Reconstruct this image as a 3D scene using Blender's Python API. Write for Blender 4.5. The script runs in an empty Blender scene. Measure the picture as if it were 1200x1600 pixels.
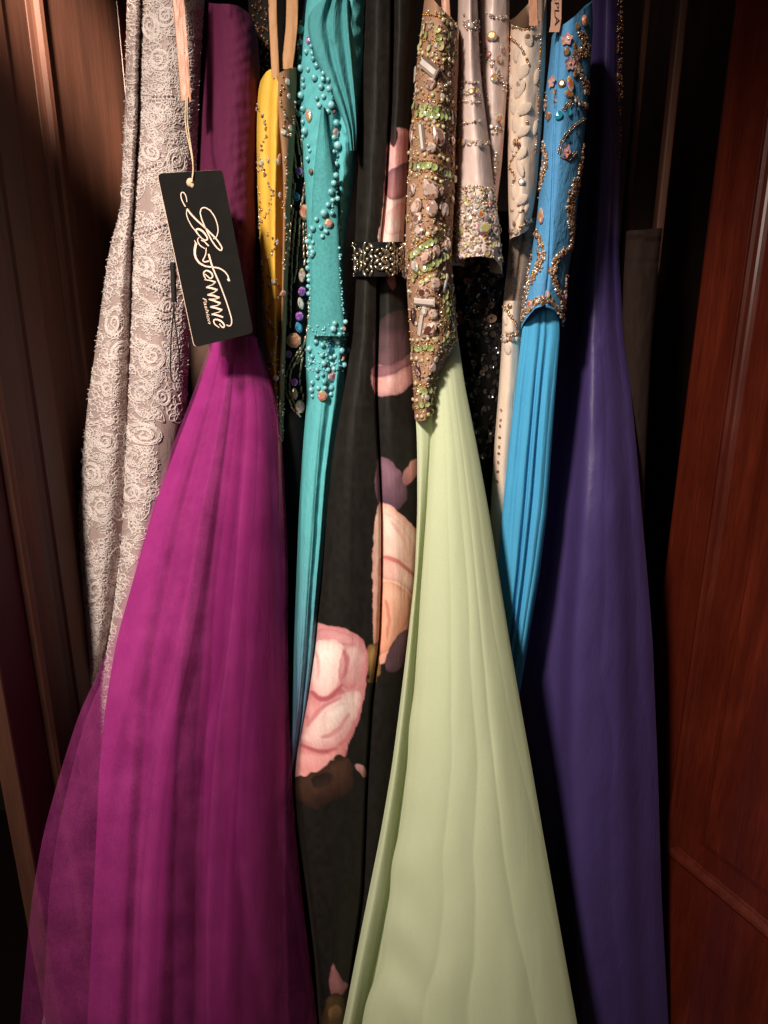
import bpy, bmesh, math, random
import numpy as np
from mathutils import Vector, Matrix
from mathutils.bvhtree import BVHTree

random.seed(7); np.random.seed(7)
scene = bpy.context.scene
COL = scene.collection
R = math.radians

# ------------------------------------------------------------------ camera
FPX = 1109.0                      # focal length in pixels of the 1200 x 1600 photograph
PITCH = R(17)
CAM = np.array([0.0, 0.0, 1.5])
FWD = np.array([0, math.cos(PITCH), -math.sin(PITCH)])
UPV = np.array([0, math.sin(PITCH), math.cos(PITCH)])
RGT = np.array([1.0, 0, 0])
cd = bpy.data.cameras.new("camera"); cam = bpy.data.objects.new("camera", cd); COL.objects.link(cam)
cam.location = CAM; cam.rotation_euler = (R(90) - PITCH, 0, 0)
cd.sensor_fit = 'VERTICAL'; cd.sensor_height = 36; cd.lens = FPX / 1600 * 36
cd.clip_start = 0.02; cd.clip_end = 60
scene.camera = cam

# ------------------------------------------------------------------ world and lamps (an indoor lamp photograph)
w = bpy.data.worlds.new("World"); scene.world = w; w.use_nodes = True
w.node_tree.nodes["Background"].inputs[0].default_value = (1.0, 0.80, 0.66, 1)
w.node_tree.nodes["Background"].inputs[1].default_value = 0.036

def aim(o, target):
    o.rotation_euler = (Vector(target) - o.location).to_track_quat('-Z', 'Y').to_euler()
def area(name, loc, target, power, size, col):
    l = bpy.data.lights.new(name, 'AREA'); l.shape = 'DISK'; l.size = size; l.energy = power; l.color = col
    o = bpy.data.objects.new(name, l); COL.objects.link(o); o.location = loc; aim(o, target); return o
def spot(name, loc, target, power, deg, blend, size, col):
    l = bpy.data.lights.new(name, 'SPOT'); l.energy = power; l.spot_size = R(deg); l.spot_blend = blend
    l.shadow_soft_size = size; l.color = col
    o = bpy.data.objects.new(name, l); COL.objects.link(o); o.location = loc; aim(o, target); return o
WARM = (1.0, 0.89, 0.76)
spot("ceiling_lamp", (-0.60, -0.40, 2.36), (0.03, 0.8, 1.22), 205, 54, 1.0, 0.09, WARM)
area("fill_light", (-1.12, -1.30, 1.95), (0.0, 0.8, 1.2), 8.0, 0.8, WARM)  # added fill: softens shadows from the left, gives crystals something to reflect
spot("door_patch_spot", (-0.18, -0.3, 2.45), (-0.392, 0.975, 1.815), 1150, 9.5, 0.9, 0.06, (1.0, 0.80, 0.62))  # added narrow spot, no known fitting: makes the bright patch on the left door

scene.view_settings.view_transform = 'Standard'; scene.view_settings.look = 'None'
scene.view_settings.exposure = 0.0; scene.view_settings.gamma = 1.0
scene.render.engine = 'CYCLES'
scene.cycles.use_denoising = True
scene.cycles.transparent_max_bounces = 24
scene.cycles.max_bounces = 6
scene.cycles.sample_clamp_indirect = 4.0

# ------------------------------------------------------------------ helpers: pixels, materials, objects
def rays(x, y):
    x = np.asarray(x, float); y = np.asarray(y, float)
    return (FWD + ((x - 600) / FPX)[..., None] * RGT + ((800 - y) / FPX)[..., None] * UPV)
def px(x, y, Y):
    """world point at distance Y into the wardrobe, seen at photograph pixel x, y"""
    d = rays(x, y)
    return CAM + d * (np.asarray(Y, float) / d[..., 1])[..., None]
def P1(x, y, Y): return Vector(px(np.array([x]), np.array([y]), np.array([Y]))[0])

def lin(c):
    c = np.asarray(c, float) / 255
    return tuple(np.where(c <= 0.04045, c / 12.92, ((c + 0.055) / 1.055) ** 2.4))
def rgba(c): return (*lin(c), 1)

MATS = {}
def nt_new(name):
    m = bpy.data.materials.new(name); m.use_nodes = True
    nt = m.node_tree; return m, nt, nt.nodes["Principled BSDF"]
def node(nt, t, **kw):
    n = nt.nodes.new(t)
    for k, v in kw.items():
        if k.startswith('i_'):
            key = k[2:]; key = int(key) if key.isdigit() else key
            n.inputs[key].default_value = v
        else: setattr(n, k, v)
    return n
def ramp(nt, stops, src, interp='LINEAR'):
    r = node(nt, 'ShaderNodeValToRGB'); r.color_ramp.interpolation = interp
    el = r.color_ramp.elements
    while len(el) < len(stops): el.new(0.5)
    for e, (p, c) in zip(el, stops): e.position = p; e.color = (*c[:3], 1)
    nt.links.new(src, r.inputs[0]); return r.outputs[0]

def fabric(name, col, rough=0.75, sheen=0.25, sheen_col=None, var=0.12, spec=0.25, weave=0.35, wscale=1400, alpha=None,
           attr=False, metallic=0.0, aniso=0.0, trans=0.0, blot=10, crinkle=0.0025, cr_scale=70, cr_stretch=0.3, haze=0.0):
    if name in MATS: return MATS[name]
    m, nt, b = nt_new(name); L = nt.links
    tc = node(nt, 'ShaderNodeTexCoord')
    n1 = node(nt, 'ShaderNodeTexNoise', i_Scale=blot, i_Detail=5.0, i_Roughness=0.65)
    n2 = node(nt, 'ShaderNodeTexNoise', i_Scale=wscale * 0.35, i_Detail=2.0)
    L.new(tc.outputs['Object'], n1.inputs['Vector']); L.new(tc.outputs['Object'], n2.inputs['Vector'])
    add = node(nt, 'ShaderNodeMath', operation='ADD'); L.new(n1.outputs[0], add.inputs[0]); L.new(n2.outputs[0], add.inputs[1])
    mr = node(nt, 'ShaderNodeMapRange'); mr.inputs[1].default_value = 0.6; mr.inputs[2].default_value = 1.4
    mr.inputs[3].default_value = 1 - var; mr.inputs[4].default_value = 1 + var
    L.new(add.outputs[0], mr.inputs[0])
    mul = node(nt, 'ShaderNodeVectorMath', operation='SCALE')
    if attr:
        a = node(nt, 'ShaderNodeAttribute', attribute_name='print'); L.new(a.outputs['Color'], mul.inputs[0])
    else: mul.inputs[0].default_value = lin(col)
    L.new(mr.outputs[0], mul.inputs['Scale']); L.new(mul.outputs[0], b.inputs['Base Color'])
    b.inputs['Roughness'].default_value = rough; b.inputs['Specular IOR Level'].default_value = spec
    b.inputs['Sheen Weight'].default_value = sheen; b.inputs['Sheen Roughness'].default_value = 0.45
    b.inputs['Sheen Tint'].default_value = rgba(sheen_col or col or (200, 190, 180))
    b.inputs['Metallic'].default_value = metallic
    b.inputs['Anisotropic'].default_value = aniso
    # weave: two crossed waves
    wx = node(nt, 'ShaderNodeTexWave', wave_type='BANDS', bands_direction='X', i_Scale=wscale / 6.28)
    wz = node(nt, 'ShaderNodeTexWave', wave_type='BANDS', bands_direction='Z', i_Scale=wscale / 6.28)
    L.new(tc.outputs['Object'], wx.inputs[0]); L.new(tc.outputs['Object'], wz.inputs[0])
    s = node(nt, 'ShaderNodeMath', operation='ADD'); L.new(wx.outputs[1], s.inputs[0]); L.new(wz.outputs[1], s.inputs[1])
    s2 = node(nt, 'ShaderNodeMath', operation='MULTIPLY_ADD'); L.new(n2.outputs[0], s2.inputs[0]); s2.inputs[1].default_value = 1.5; L.new(s.outputs[0], s2.inputs[2])
    bp0 = node(nt, 'ShaderNodeBump', i_Strength=0.55, i_Distance=crinkle)
    mpc = node(nt, 'ShaderNodeMapping'); mpc.inputs['Scale'].default_value = (1, 1, cr_stretch); L.new(tc.outputs['Object'], mpc.inputs[0])
    nc = node(nt, 'ShaderNodeTexNoise', i_Scale=cr_scale, i_Detail=4.0, i_Roughness=0.6, i_Distortion=0.6); L.new(mpc.outputs[0], nc.inputs['Vector']); L.new(nc.outputs[0], bp0.inputs['Height'])
    bp = node(nt, 'ShaderNodeBump', i_Strength=weave * 0.25, i_Distance=0.0005); L.new(s2.outputs[0], bp.inputs['Height']); L.new(bp0.outputs[0], bp.inputs['Normal'])
    L.new(bp.outputs[0], b.inputs['Normal'])
    out = nt.nodes['Material Output']; last = b.outputs[0]
    if trans:
        t = node(nt, 'ShaderNodeBsdfTranslucent'); L.new(mul.outputs[0], t.inputs[0])
        mx = node(nt, 'ShaderNodeMixShader', i_0=trans); L.new(last, mx.inputs[1]); L.new(t.outputs[0], mx.inputs[2]); last = mx.outputs[0]
    if alpha is not None:
        # open net: see-through varies with the fine mesh, denser where seen edge-on
        tr = node(nt, 'ShaderNodeBsdfTransparent')
        lw = node(nt, 'ShaderNodeLayerWeight', i_Blend=0.35)
        pw = node(nt, 'ShaderNodeMapRange'); pw.inputs[3].default_value = alpha; pw.inputs[4].default_value = min(1, alpha + 0.16)
        L.new(lw.outputs['Facing'], pw.inputs[0])
        ad = node(nt, 'ShaderNodeMath', operation='MULTIPLY_ADD'); L.new(n2.outputs[0], ad.inputs[0]); ad.inputs[1].default_value = 0.3
        sb = node(nt, 'ShaderNodeMath', operation='SUBTRACT', i_1=0.15)
        hz = node(nt, 'ShaderNodeMath', operation='MULTIPLY_ADD', i_1=haze); L.new(n1.outputs[0], hz.inputs[0])
        hz2 = node(nt, 'ShaderNodeMath', operation='ADD', i_1=-0.5 * haze); L.new(pw.outputs[0], hz2.inputs[0]); L.new(hz2.outputs[0], hz.inputs[2])
        L.new(hz.outputs[0], sb.inputs[0]); L.new(sb.outputs[0], ad.inputs[2])
        mx = node(nt, 'ShaderNodeMixShader'); L.new(ad.outputs[0], mx.inputs[0]); L.new(tr.outputs[0], mx.inputs[1]); L.new(last, mx.inputs[2]); last = mx.outputs[0]
    L.new(last, out.inputs[0])
    MATS[name] = m; return m

def bead_mat(name, stops, rough=0.2, metallic=0.0, coat=0.5, spec=0.6, film=0, trans=0.0, facet=False):
    """stops: colours (sRGB 0-255) picked per bead (and, for cut stones, per facet)"""
    if name in MATS: return MATS[name]
    m, nt, b = nt_new(name); L = nt.links
    oi = node(nt, 'ShaderNodeObjectInfo'); g = node(nt, 'ShaderNodeNewGeometry')
    a = node(nt, 'ShaderNodeMath', operation='ADD'); L.new(oi.outputs['Random'], a.inputs[0]); L.new(g.outputs['Random Per Island'], a.inputs[1])
    src = a.outputs[0]
    if facet:  # sparkle put into the colour: facets turn pale and dark by their normal
        sc_ = node(nt, 'ShaderNodeVectorMath', operation='SCALE'); sc_.inputs['Scale'].default_value = 7.3
        L.new(g.outputs['True Normal'], sc_.inputs[0])
        wn = node(nt, 'ShaderNodeTexNoise', i_Scale=1.7, i_Detail=0.0); L.new(sc_.outputs[0], wn.inputs['Vector'])
        mm = node(nt, 'ShaderNodeMath', operation='MULTIPLY_ADD', i_1=3.1); L.new(wn.outputs[0], mm.inputs[0]); L.new(src, mm.inputs[2]); src = mm.outputs[0]
    f = node(nt, 'ShaderNodeMath', operation='FRACT'); L.new(src, f.inputs[0])
    n = len(stops)
    col = ramp(nt, [((i + 0.5) / n, lin(c)) for i, c in enumerate(stops)], f.outputs[0], 'LINEAR')
    L.new(col, b.inputs['Base Color'])
    b.inputs['Roughness'].default_value = rough; b.inputs['Metallic'].default_value = metallic
    b.inputs['Coat Weight'].default_value = coat; b.inputs['Coat Roughness'].default_value = 0.06
    b.inputs['Specular IOR Level'].default_value = spec
    b.inputs['Transmission Weight'].default_value = trans
    if film:
        b.inputs['Thin Film Thickness'].default_value = film; b.inputs['Thin Film IOR'].default_value = 1.6
    MATS[name] = m; return m

def wood(name, dark, light, rough=0.34, coat=0.6, axis_rot=0.0):
    if name in MATS: return MATS[name]
    m, nt, b = nt_new(name); L = nt.links
    tc = node(nt, 'ShaderNodeTexCoord')
    mp = node(nt, 'ShaderNodeMapping'); mp.inputs['Scale'].default_value = (17, 17, 1.6); mp.inputs['Rotation'].default_value = (0, axis_rot, 0)
    L.new(tc.outputs['Object'], mp.inputs[0])
    n1 = node(nt, 'ShaderNodeTexNoise', i_Scale=1.0, i_Detail=6.0, i_Roughness=0.62, i_Distortion=1.2); L.new(mp.outputs[0], n1.inputs[0])
    mp2 = node(nt, 'ShaderNodeMapping'); mp2.inputs['Scale'].default_value = (260, 260, 5); mp2.inputs['Rotation'].default_value = (0, axis_rot, 0)
    L.new(tc.outputs['Object'], mp2.inputs[0])
    n2 = node(nt, 'ShaderNodeTexNoise', i_Scale=1.0, i_Detail=3.0); L.new(mp2.outputs[0], n2.inputs[0])
    mm = node(nt, 'ShaderNodeMath', operation='MULTIPLY_ADD', i_1=0.2); L.new(n2.outputs[0], mm.inputs[0]); L.new(n1.outputs[0], mm.inputs[2])
    # knots and smoke-dark figure
    n3 = node(nt, 'ShaderNodeTexNoise', i_Scale=9.0, i_Detail=2.0); L.new(tc.outputs['Object'], n3.inputs[0])
    mm3 = node(nt, 'ShaderNodeMath', operation='MULTIPLY_ADD', i_1=0.30); L.new(n3.outputs[0], mm3.inputs[0]); L.new(mm.outputs[0], mm3.inputs[2])
    mid = tuple((np.array(lin(dark)) + np.array(lin(light))) / 2 * 0.9)
    c = ramp(nt, [(0.45, lin(dark)), (0.80, mid), (1.12 if False else 1.0, lin(light))], mm3.outputs[0])
    mp4 = node(nt, 'ShaderNodeMapping'); mp4.inputs['Scale'].default_value = (900, 900, 22); L.new(tc.outputs['Object'], mp4.inputs[0])
    n4 = node(nt, 'ShaderNodeTexNoise', i_Scale=1.0, i_Detail=1.0); L.new(mp4.outputs[0], n4.inputs[0])
    por = ramp(nt, [(0.30, (0.45, 0.45, 0.45)), (0.42, (1, 1, 1))], n4.outputs[0])
    mx4 = node(nt, 'ShaderNodeMix', data_type='RGBA', blend_type='MULTIPLY'); mx4.inputs[0].default_value = 0.8
    L.new(c, mx4.inputs[6]); L.new(por, mx4.inputs[7]); L.new(mx4.outputs[2], b.inputs['Base Color'])
    r = node(nt, 'ShaderNodeMapRange'); r.inputs[1].default_value = 0.6; r.inputs[2].default_value = 1.1; r.inputs[3].default_value = rough - 0.05; r.inputs[4].default_value = rough + 0.12
    L.new(mm3.outputs[0], r.inputs[0]); L.new(r.outputs[0], b.inputs['Roughness'])
    b.inputs['Coat Weight'].default_value = coat; b.inputs['Coat Roughness'].default_value = 0.14
    bp = node(nt, 'ShaderNodeBump', i_Strength=0.25, i_Distance=0.0006); L.new(mm.outputs[0], bp.inputs['Height']); L.new(bp.outputs[0], b.inputs['Normal'])
    MATS[name] = m; return m

def plain(name, col, rough=0.6, spec=0.3, metallic=0.0, coat=0.0, var=0.08):
    if name in MATS: return MATS[name]
    m, nt, b = nt_new(name); L = nt.links
    tc = node(nt, 'ShaderNodeTexCoord'); n = node(nt, 'ShaderNodeTexNoise', i_Scale=60.0, i_Detail=4.0); L.new(tc.outputs['Object'], n.inputs[0])
    c = ramp(nt, [(0.3, tuple(np.array(lin(col)) * (1 - var))), (0.7, tuple(np.array(lin(col)) * (1 + var)))], n.outputs[0]); L.new(c, b.inputs['Base Color'])
    b.inputs['Roughness'].default_value = rough; b.inputs['Specular IOR Level'].default_value = spec
    b.inputs['Metallic'].default_value = metallic; b.inputs['Coat Weight'].default_value = coat
    MATS[name] = m; return m

def tag(o, label=None, cat=None, group=None, kind=None):
    if label: o['label'] = label
    if cat: o['category'] = cat
    if group: o['group'] = group
    if kind: o['kind'] = kind
    return o
def thing(name, label, cat, loc, group=None):
    o = bpy.data.objects.new(name, None); COL.objects.link(o); o.location = loc; o.empty_display_size = 0.05
    tag(o, label, cat, group); return o
def root_of(o):
    while o.parent: o = o.parent
    return o
def mesh_obj(name, V, F, mat, parent=None, smooth=True, kind=None, label=None, fmat=None):
    """V in world space; the object sits at its root's origin"""
    V = np.asarray(V, float)
    if parent is not None: V = V - np.array(root_of(parent).location)
    me = bpy.data.meshes.new(name); me.from_pydata([tuple(v) for v in V], [], F if isinstance(F, list) else F.tolist())
    for mm in (mat if isinstance(mat, (list, tuple)) else [mat]): me.materials.append(mm)
    if smooth: me.polygons.foreach_set('use_smooth', [True] * len(me.polygons))
    if fmat is not None: me.polygons.foreach_set('material_index', fmat)
    me.update()
    o = bpy.data.objects.new(name, me); COL.objects.link(o)
    if parent is not None: o.parent = parent
    if kind: o['kind'] = kind
    if label: o['label'] = label
    return o

# ------------------------------------------------------------------ cloth: a closed tube of fabric shaped by running fold lines
def blur1(a, s):
    if s <= 0: return a
    k = np.exp(-0.5 * (np.arange(-3 * s, 3 * s + 1) / s) ** 2); k /= k.sum()
    p = np.pad(a, (len(k) // 2,) * 2, mode='reflect', reflect_type='odd'); return np.convolve(p, k, 'valid')
def sm(pts, s=9):
    """smooth function of y through (y, value) points"""
    pts = sorted(pts); y0, y1 = pts[0][0] - 1, pts[-1][0] + 1
    ys = np.arange(y0, y1 + 2, 2.0); v = np.interp(ys, [p[0] for p in pts], [p[1] for p in pts])
    v = blur1(v, min(s, max(1, len(ys) // 8)))
    return lambda y: np.interp(y, ys, v)
def vnoise(x, y, seed=0):
    """smooth value noise, about -1..1"""
    r = np.random.RandomState(seed).rand(64, 64) * 2 - 1
    xi = np.floor(x).astype(int); yi = np.floor(y).astype(int); fx = x - xi; fy = y - yi
    fx = fx * fx * (3 - 2 * fx); fy = fy * fy * (3 - 2 * fy)
    g = lambda i, j: r[i % 64, j % 64]
    return (g(xi, yi) * (1 - fx) + g(xi + 1, yi) * fx) * (1 - fy) + (g(xi, yi + 1) * (1 - fx) + g(xi + 1, yi + 1) * fx) * fy

BV = {}
def cloth(name, parent, curves, mat, y0=-70, y1=1800, rows=170, cols=90, back=0.16, tops=None, bots=None, disp=None,
          wr=0.0012, wy=1.0, wx=1.0, pleat=None, seed=1, paint=None, label=None, smooth=9, closed=True, kind=None):
    """curves: fold lines from left to right, each a list of (y, x, Y) in photograph pixels and metres of depth"""
    K = len(curves)
    fx = [sm([(p[0], p[1]) for p in c], smooth) for c in curves]
    fY = [sm([(p[0], p[2]) for p in c], smooth) for c in curves]
    tops = tops or [y0] * K; bots = bots or [y1] * K
    s = np.linspace(0, K - 1, cols); v = np.linspace(0, 1, rows)
    kk = np.arange(K)
    yt = np.interp(s, kk, tops); yb = np.interp(s, kk, bots)
    y = yt[None, :] + v[:, None] * (yb - yt)[None, :]
    Xk = np.stack([f(y) for f in fx]); Yk = np.stack([f(y) for f in fY])
    i = np.minimum(s.astype(int), K - 2); t = s - i
    def cr(A):
        g = lambda j: A[np.clip(j, 0, K - 1), :, np.arange(cols)].T
        p0, p1, p2, p3 = g(i - 1), g(i), g(i + 1), g(i + 2)
        return 0.5 * (2 * p1 + (p2 - p0) * t + (2 * p0 - 5 * p1 + 4 * p2 - p3) * t ** 2 + (3 * p1 - p0 - 3 * p2 + p3) * t ** 3)
    X = cr(Xk); Y = cr(Yk)
    sg = np.sin(np.pi * np.linspace(0, 1, cols))[None, :] ** 0.5
    if wr:
        Y = Y + wr * sg * (vnoise(X / (16 * wx) + seed, y / (60 * wy), seed) + 0.6 * vnoise(X / (7 * wx), y / (26 * wy), seed + 1) + 0.3 * vnoise(X / (3.5 * wx), y / (11 * wy), seed + 2) / wy)
    if pleat:
        n_, amp, shp, sd = pleat
        u_ = (X - X[:, :1]) / (X[:, -1:] - X[:, :1] + 1e-9)
        ph = n_ * u_ + 0.9 * vnoise(n_ * u_ * 0.9 + sd, y / 900 + sd, sd) + 0.16 * vnoise(n_ * u_, y / 130, sd + 1)
        big_ = 0.35 + 0.65 * np.abs(vnoise(np.floor(ph) * 1.7 + 0.5, np.zeros_like(y) + 0.5, sd + 2))
        Y = Y - np.interp(y, *zip(*amp)) * big_ * np.abs(np.sin(np.pi * ph)) ** shp * sg
    if disp is not None: Y = Y + disp(X, y)
    P = px(X, y, Y)
    V = P.reshape(-1, 3); F = []
    idx = np.arange(rows * cols).reshape(rows, cols)
    a = idx[:-1, :-1].ravel(); b = idx[:-1, 1:].ravel(); c = idx[1:, 1:].ravel(); d = idx[1:, :-1].ravel()
    F = np.stack([a, d, c, b], 1)
    nfront = rows * cols
    Xf, yf = X.ravel(), y.ravel()
    if closed:
        nb = 9; tt = np.linspace(0, 1, nb + 2)[1:-1]
        xl, xr = X[:, :1], X[:, -1:]; yl, yr = y[:, :1], y[:, -1:]; Yl, Yr = Y[:, :1], Y[:, -1:]
        ins = 0.5 + (tt[None, :] - 0.5) * 0.86
        xb = xr + (xl - xr) * ins; ybk = yr + (yl - yr) * tt[None, :]
        Yb = Yr + (Yl - Yr) * tt[None, :] + back * np.sin(np.pi * tt[None, :]) ** 0.6
        Pb = px(xb, ybk, Yb).reshape(-1, 3)
        V = np.concatenate([V, Pb]); bidx = nfront + np.arange(rows * nb).reshape(rows, nb)
        ring = np.concatenate([idx[:, -1:], bidx, idx[:, :1]], 1)
        a = ring[:-1, :-1].ravel(); b = ring[:-1, 1:].ravel(); c = ring[1:, 1:].ravel(); d = ring[1:, :-1].ravel()
        F = np.concatenate([F, np.stack([a, d, c, b], 1)])
        Xf = np.concatenate([Xf, xb.ravel()]); yf = np.concatenate([yf, ybk.ravel()])
    o = mesh_obj(name, V, F, mat, parent, label=label, kind=kind)
    if paint is not None:
        colr = paint(Xf, yf); at = o.data.color_attributes.new('print', 'FLOAT_COLOR', 'POINT')
        at.data.foreach_set('color', np.concatenate([colr, np.ones((len(colr), 1))], 1).ravel())
    BV[o.name] = BVHTree.FromPolygons([tuple(q) for q in V], F.tolist())
    return o
def lerp_curve(L_, R_, u, dY):
    """a fold line a share u of the way from edge L_ to edge R_, pushed dY deeper; u and dY may be (y, value) lists"""
    ys = sorted(set([p[0] for p in L_] + [p[0] for p in R_]))
    f = lambda c, k: np.interp(ys, [p[0] for p in c], [p[k] for p in c])
    uu = np.interp(ys, *zip(*u)) if isinstance(u, list) else u
    dd = np.interp(ys, *zip(*dY)) if isinstance(dY, list) else dY
    x = f(L_, 1) * (1 - uu) + f(R_, 1) * uu; Y = f(L_, 2) * (1 - uu) + f(R_, 2) * uu + dd
    return list(zip(ys, x, Y))
def tube(L_, R_, bulge=0.02, folds=()):
    """edges plus a rounded front; folds: (u, dY)"""
    us = sorted([(0.12, -0.55 * bulge), (0.5, -bulge), (0.88, -0.55 * bulge)] if not folds else list(folds), key=lambda q: q[0] if not isinstance(q[0], list) else q[0][0][1])
    return [L_] + [lerp_curve(L_, R_, u, d) for u, d in us] + [R_]
def E(pts, Y):
    """edge: (y, x) points with a depth, number or (y, Y) list"""
    if isinstance(Y, list): return [(p[0], p[1], float(np.interp(p[0], *zip(*Y)))) for p in pts]
    return [(p[0], p[1], Y) for p in pts]
def ribbon(name, parent, pts, mat, width, Y, thick=0.0003):
    """flat strip along (y, x) points"""
    L_ = [(p[0], p[1] - width / 2, Y) for p in pts]; R_ = [(p[0], p[1] + width / 2, Y) for p in pts]
    M_ = [(p[0], p[1], Y - thick) for p in pts]
    return cloth(name, parent, [L_, M_, R_], mat, pts[0][0], pts[-1][0], rows=40, cols=9, back=thick * 3, wr=0.0011, smooth=3, seed=int(pts[0][1]))

# ------------------------------------------------------------------ the wardrobe round the dresses
CHERRY = wood("cherry_wood", (58, 17, 9), (102, 34, 16))
BROWNW = wood("brown_wood", (52, 24, 13), (98, 52, 31), rough=0.7, coat=0.0)
INNER = wood("inner_wood", (30, 14, 8), (62, 32, 18), rough=0.5, coat=0.1)
def box(name, p0, ax, ay, az, sx, sy, sz, mat, parent, bev=0.003):
    """bevelled board: corner p0, unit axes, sizes"""
    p0 = np.array(p0, float); ax, ay, az = (np.array(q, float) for q in (ax, ay, az))
    bm = bmesh.new()
    vs = [bm.verts.new(p0 + ax * sx * i + ay * sy * j + az * sz * k) for i in (0, 1) for j in (0, 1) for k in (0, 1)]
    for q in ((0, 1, 3, 2), (4, 6, 7, 5), (0, 4, 5, 1), (2, 3, 7, 6), (0, 2, 6, 4), (1, 5, 7, 3)): bm.faces.new([vs[i] for i in q])
    bmesh.ops.recalc_face_normals(bm, faces=bm.faces)
    if bev: bmesh.ops.bevel(bm, geom=list(bm.edges), offset=bev, segments=2, affect='EDGES', profile=0.6)
    V = [tuple(v.co) for v in bm.verts]; bm.verts.index_update(); F = [[v.index for v in f.verts] for f in bm.faces]; bm.free()
    return mesh_obj(name, V, F, mat, parent, smooth=False)
def sweep(name, a, b, out, side, profile, mat, parent):
    """moulding: profile (side, out) swept straight from a to b with mitred ends"""
    a, b, out, side = (np.array(q, float) for q in (a, b, out, side)); d = (b - a) / np.linalg.norm(b - a)
    V = []; n = len(profile)
    for p, sgn in ((a, 1), (b, -1)):
        for s_, o_ in profile: V.append(p + side * s_ + out * o_ + d * s_ * sgn)
    F = [[i, (i + 1) % n, n + (i + 1) % n, n + i] for i in range(n)] + [list(range(n))[::-1], list(range(n, 2 * n))]
    o = mesh_obj(name, V, F, mat, parent, smooth=False); return o
Z = np.array([0, 0, 1.0])
ward = thing('wardrobe', 'open cherry wood wardrobe with panelled doors around the hanging dresses', 'wardrobe', (0.05, 1.45, 0))
XL, XR, YF = -0.372, 0.488, 1.15
box('back_panel', (-0.70, 1.72, 0.05), (1, 0, 0), (0, 1, 0), Z, 1.52, 0.02, 2.3, INNER, ward)
box('side_panel', (-0.72, 1.19, 0.05), (1, 0, 0), (0, 1, 0), Z, 0.02, 0.53, 2.3, INNER, ward)
box('side_panel', (0.82, 1.19, 0.05), (1, 0, 0), (0, 1, 0), Z, 0.02, 0.53, 2.3, INNER, ward)
box('floor_panel', (-0.70, 1.18, 0.03), (1, 0, 0), (0, 1, 0), Z, 1.52, 0.54, 0.02, INNER, ward)
box('top_panel', (-0.70, 1.18, 2.35), (1, 0, 0), (0, 1, 0), Z, 1.52, 0.54, 0.02, INNER, ward)
# face frame posts beside the opening
box('frame_post', (XL - 0.30, YF + 0.005, 0.03), (1, 0, 0), (0, 1, 0), Z, 0.30, 0.025, 2.34, CHERRY, ward)
box('frame_post', (XR + 0.012, YF + 0.005, 0.03), (1, 0, 0), (0, 1, 0), Z, 0.30, 0.025, 2.34, CHERRY, ward)
box('trim_strip', (0.415, YF + 0.01, 0.05), (1, 0, 0), (0, 1, 0), Z, 0.012, 0.02, 2.3, BROWNW, ward)
box('trim_strip', (0.372, YF + 0.03, 0.05), (1, 0, 0), (0, 1, 0), Z, 0.009, 0.02, 2.3, BROWNW, ward)
def door(hinge, along, width, stile, z_low, name_out, CHERRY=CHERRY, stile2=None):
    stile2 = stile2 or stile
    along = np.array(along, float); along /= np.linalg.norm(along)
    out = np.array(name_out, float)                   # the face the camera sees
    d = mesh_obj('door', np.array([hinge - out * 0.004 + along * u + Z * z - out * t for u in (0.004, width - 0.004) for z in (0.08, 2.3) for t in (0.0, 0.014)]),
                 [[0, 1, 3, 2], [4, 6, 7, 5], [0, 4, 5, 1], [2, 3, 7, 6], [0, 2, 6, 4], [1, 5, 7, 3]], CHERRY, ward, smooth=False)
    h = np.array(hinge)
    box('stile', h, along, -out, Z, stile, 0.024, 2.25, CHERRY, d)
    d.children[0].location.z = 0.06
    box('stile', h + along * (width - stile2) + Z * 0.06, along, -out, Z, stile2, 0.024, 2.25, CHERRY, d)
    w0, w1 = stile, width - stile2
    for z0, z1 in ((0.06, z_low), (2.18, 2.31)):
        box('rail', h + along * (w0 + 0.0005) + Z * z0 - out * 0.001, along, -out, Z, w1 - w0 - 0.001, 0.022, z1 - z0, CHERRY, d)
    prof = [(0, -0.014), (0, 0.002), (0.003, 0.006), (0.008, 0.008), (0.013, 0.006), (0.016, 0.001), (0.019, -0.001), (0.024, -0.003), (0.027, -0.007), (0.027, -0.014)]
    a, b = h + along * w0 + Z * z_low, h + along * w1 + Z * z_low
    c, e = h + along * w1 + Z * 2.18, h + along * w0 + Z * 2.18
    for q0, q1, sd in ((a, b, Z), (b, c, -along), (c, e, -Z), (e, a, along)):
        sweep('moulding', q0, q1, out, sd, prof, CHERRY, d)
    # raised field with sloping border
    V = []
    for ins, o_ in ((0.027, -0.012), (0.03, -0.011), (0.075, -0.002), (0.079, 0.0005)):
        for q, su, sz in ((a, 1, 1), (b, -1, 1), (c, -1, -1), (e, 1, -1)): V.append(q + along * ins * su + Z * ins * sz + out * o_)
    F = [[4 * r + i, 4 * r + (i + 1) % 4, 4 * r + 4 + (i + 1) % 4, 4 * r + 4 + i] for r in range(3) for i in range(4)] + [[12, 13, 14, 15]]
    if np.dot(np.cross(along, Z), out) < 0: F = [f[::-1] for f in F]
    mesh_obj('raised_panel', V, F, CHERRY, d, smooth=False)
    return d
al, be = R(27), R(6)
dr = door(np.array([XR, YF, 0]), (math.sin(al), -math.cos(al), 0), 0.50, 0.075, 0.51, (-math.cos(al), -math.sin(al), 0))
dl = door(np.array([XL, YF, 0]), (-math.sin(be), -math.cos(be), 0), 0.462, 0.205, 0.30, (math.cos(be), -math.sin(be), 0), BROWNW, 0.06)
floor = mesh_obj('floor', [(-4, -3, 0), (4, -3, 0), (4, 5, 0), (-4, 5, 0)], [[0, 1, 2, 3]], plain('floor_brown', (52, 36, 28), 0.5), smooth=False)
tag(floor, kind='structure')
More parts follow.
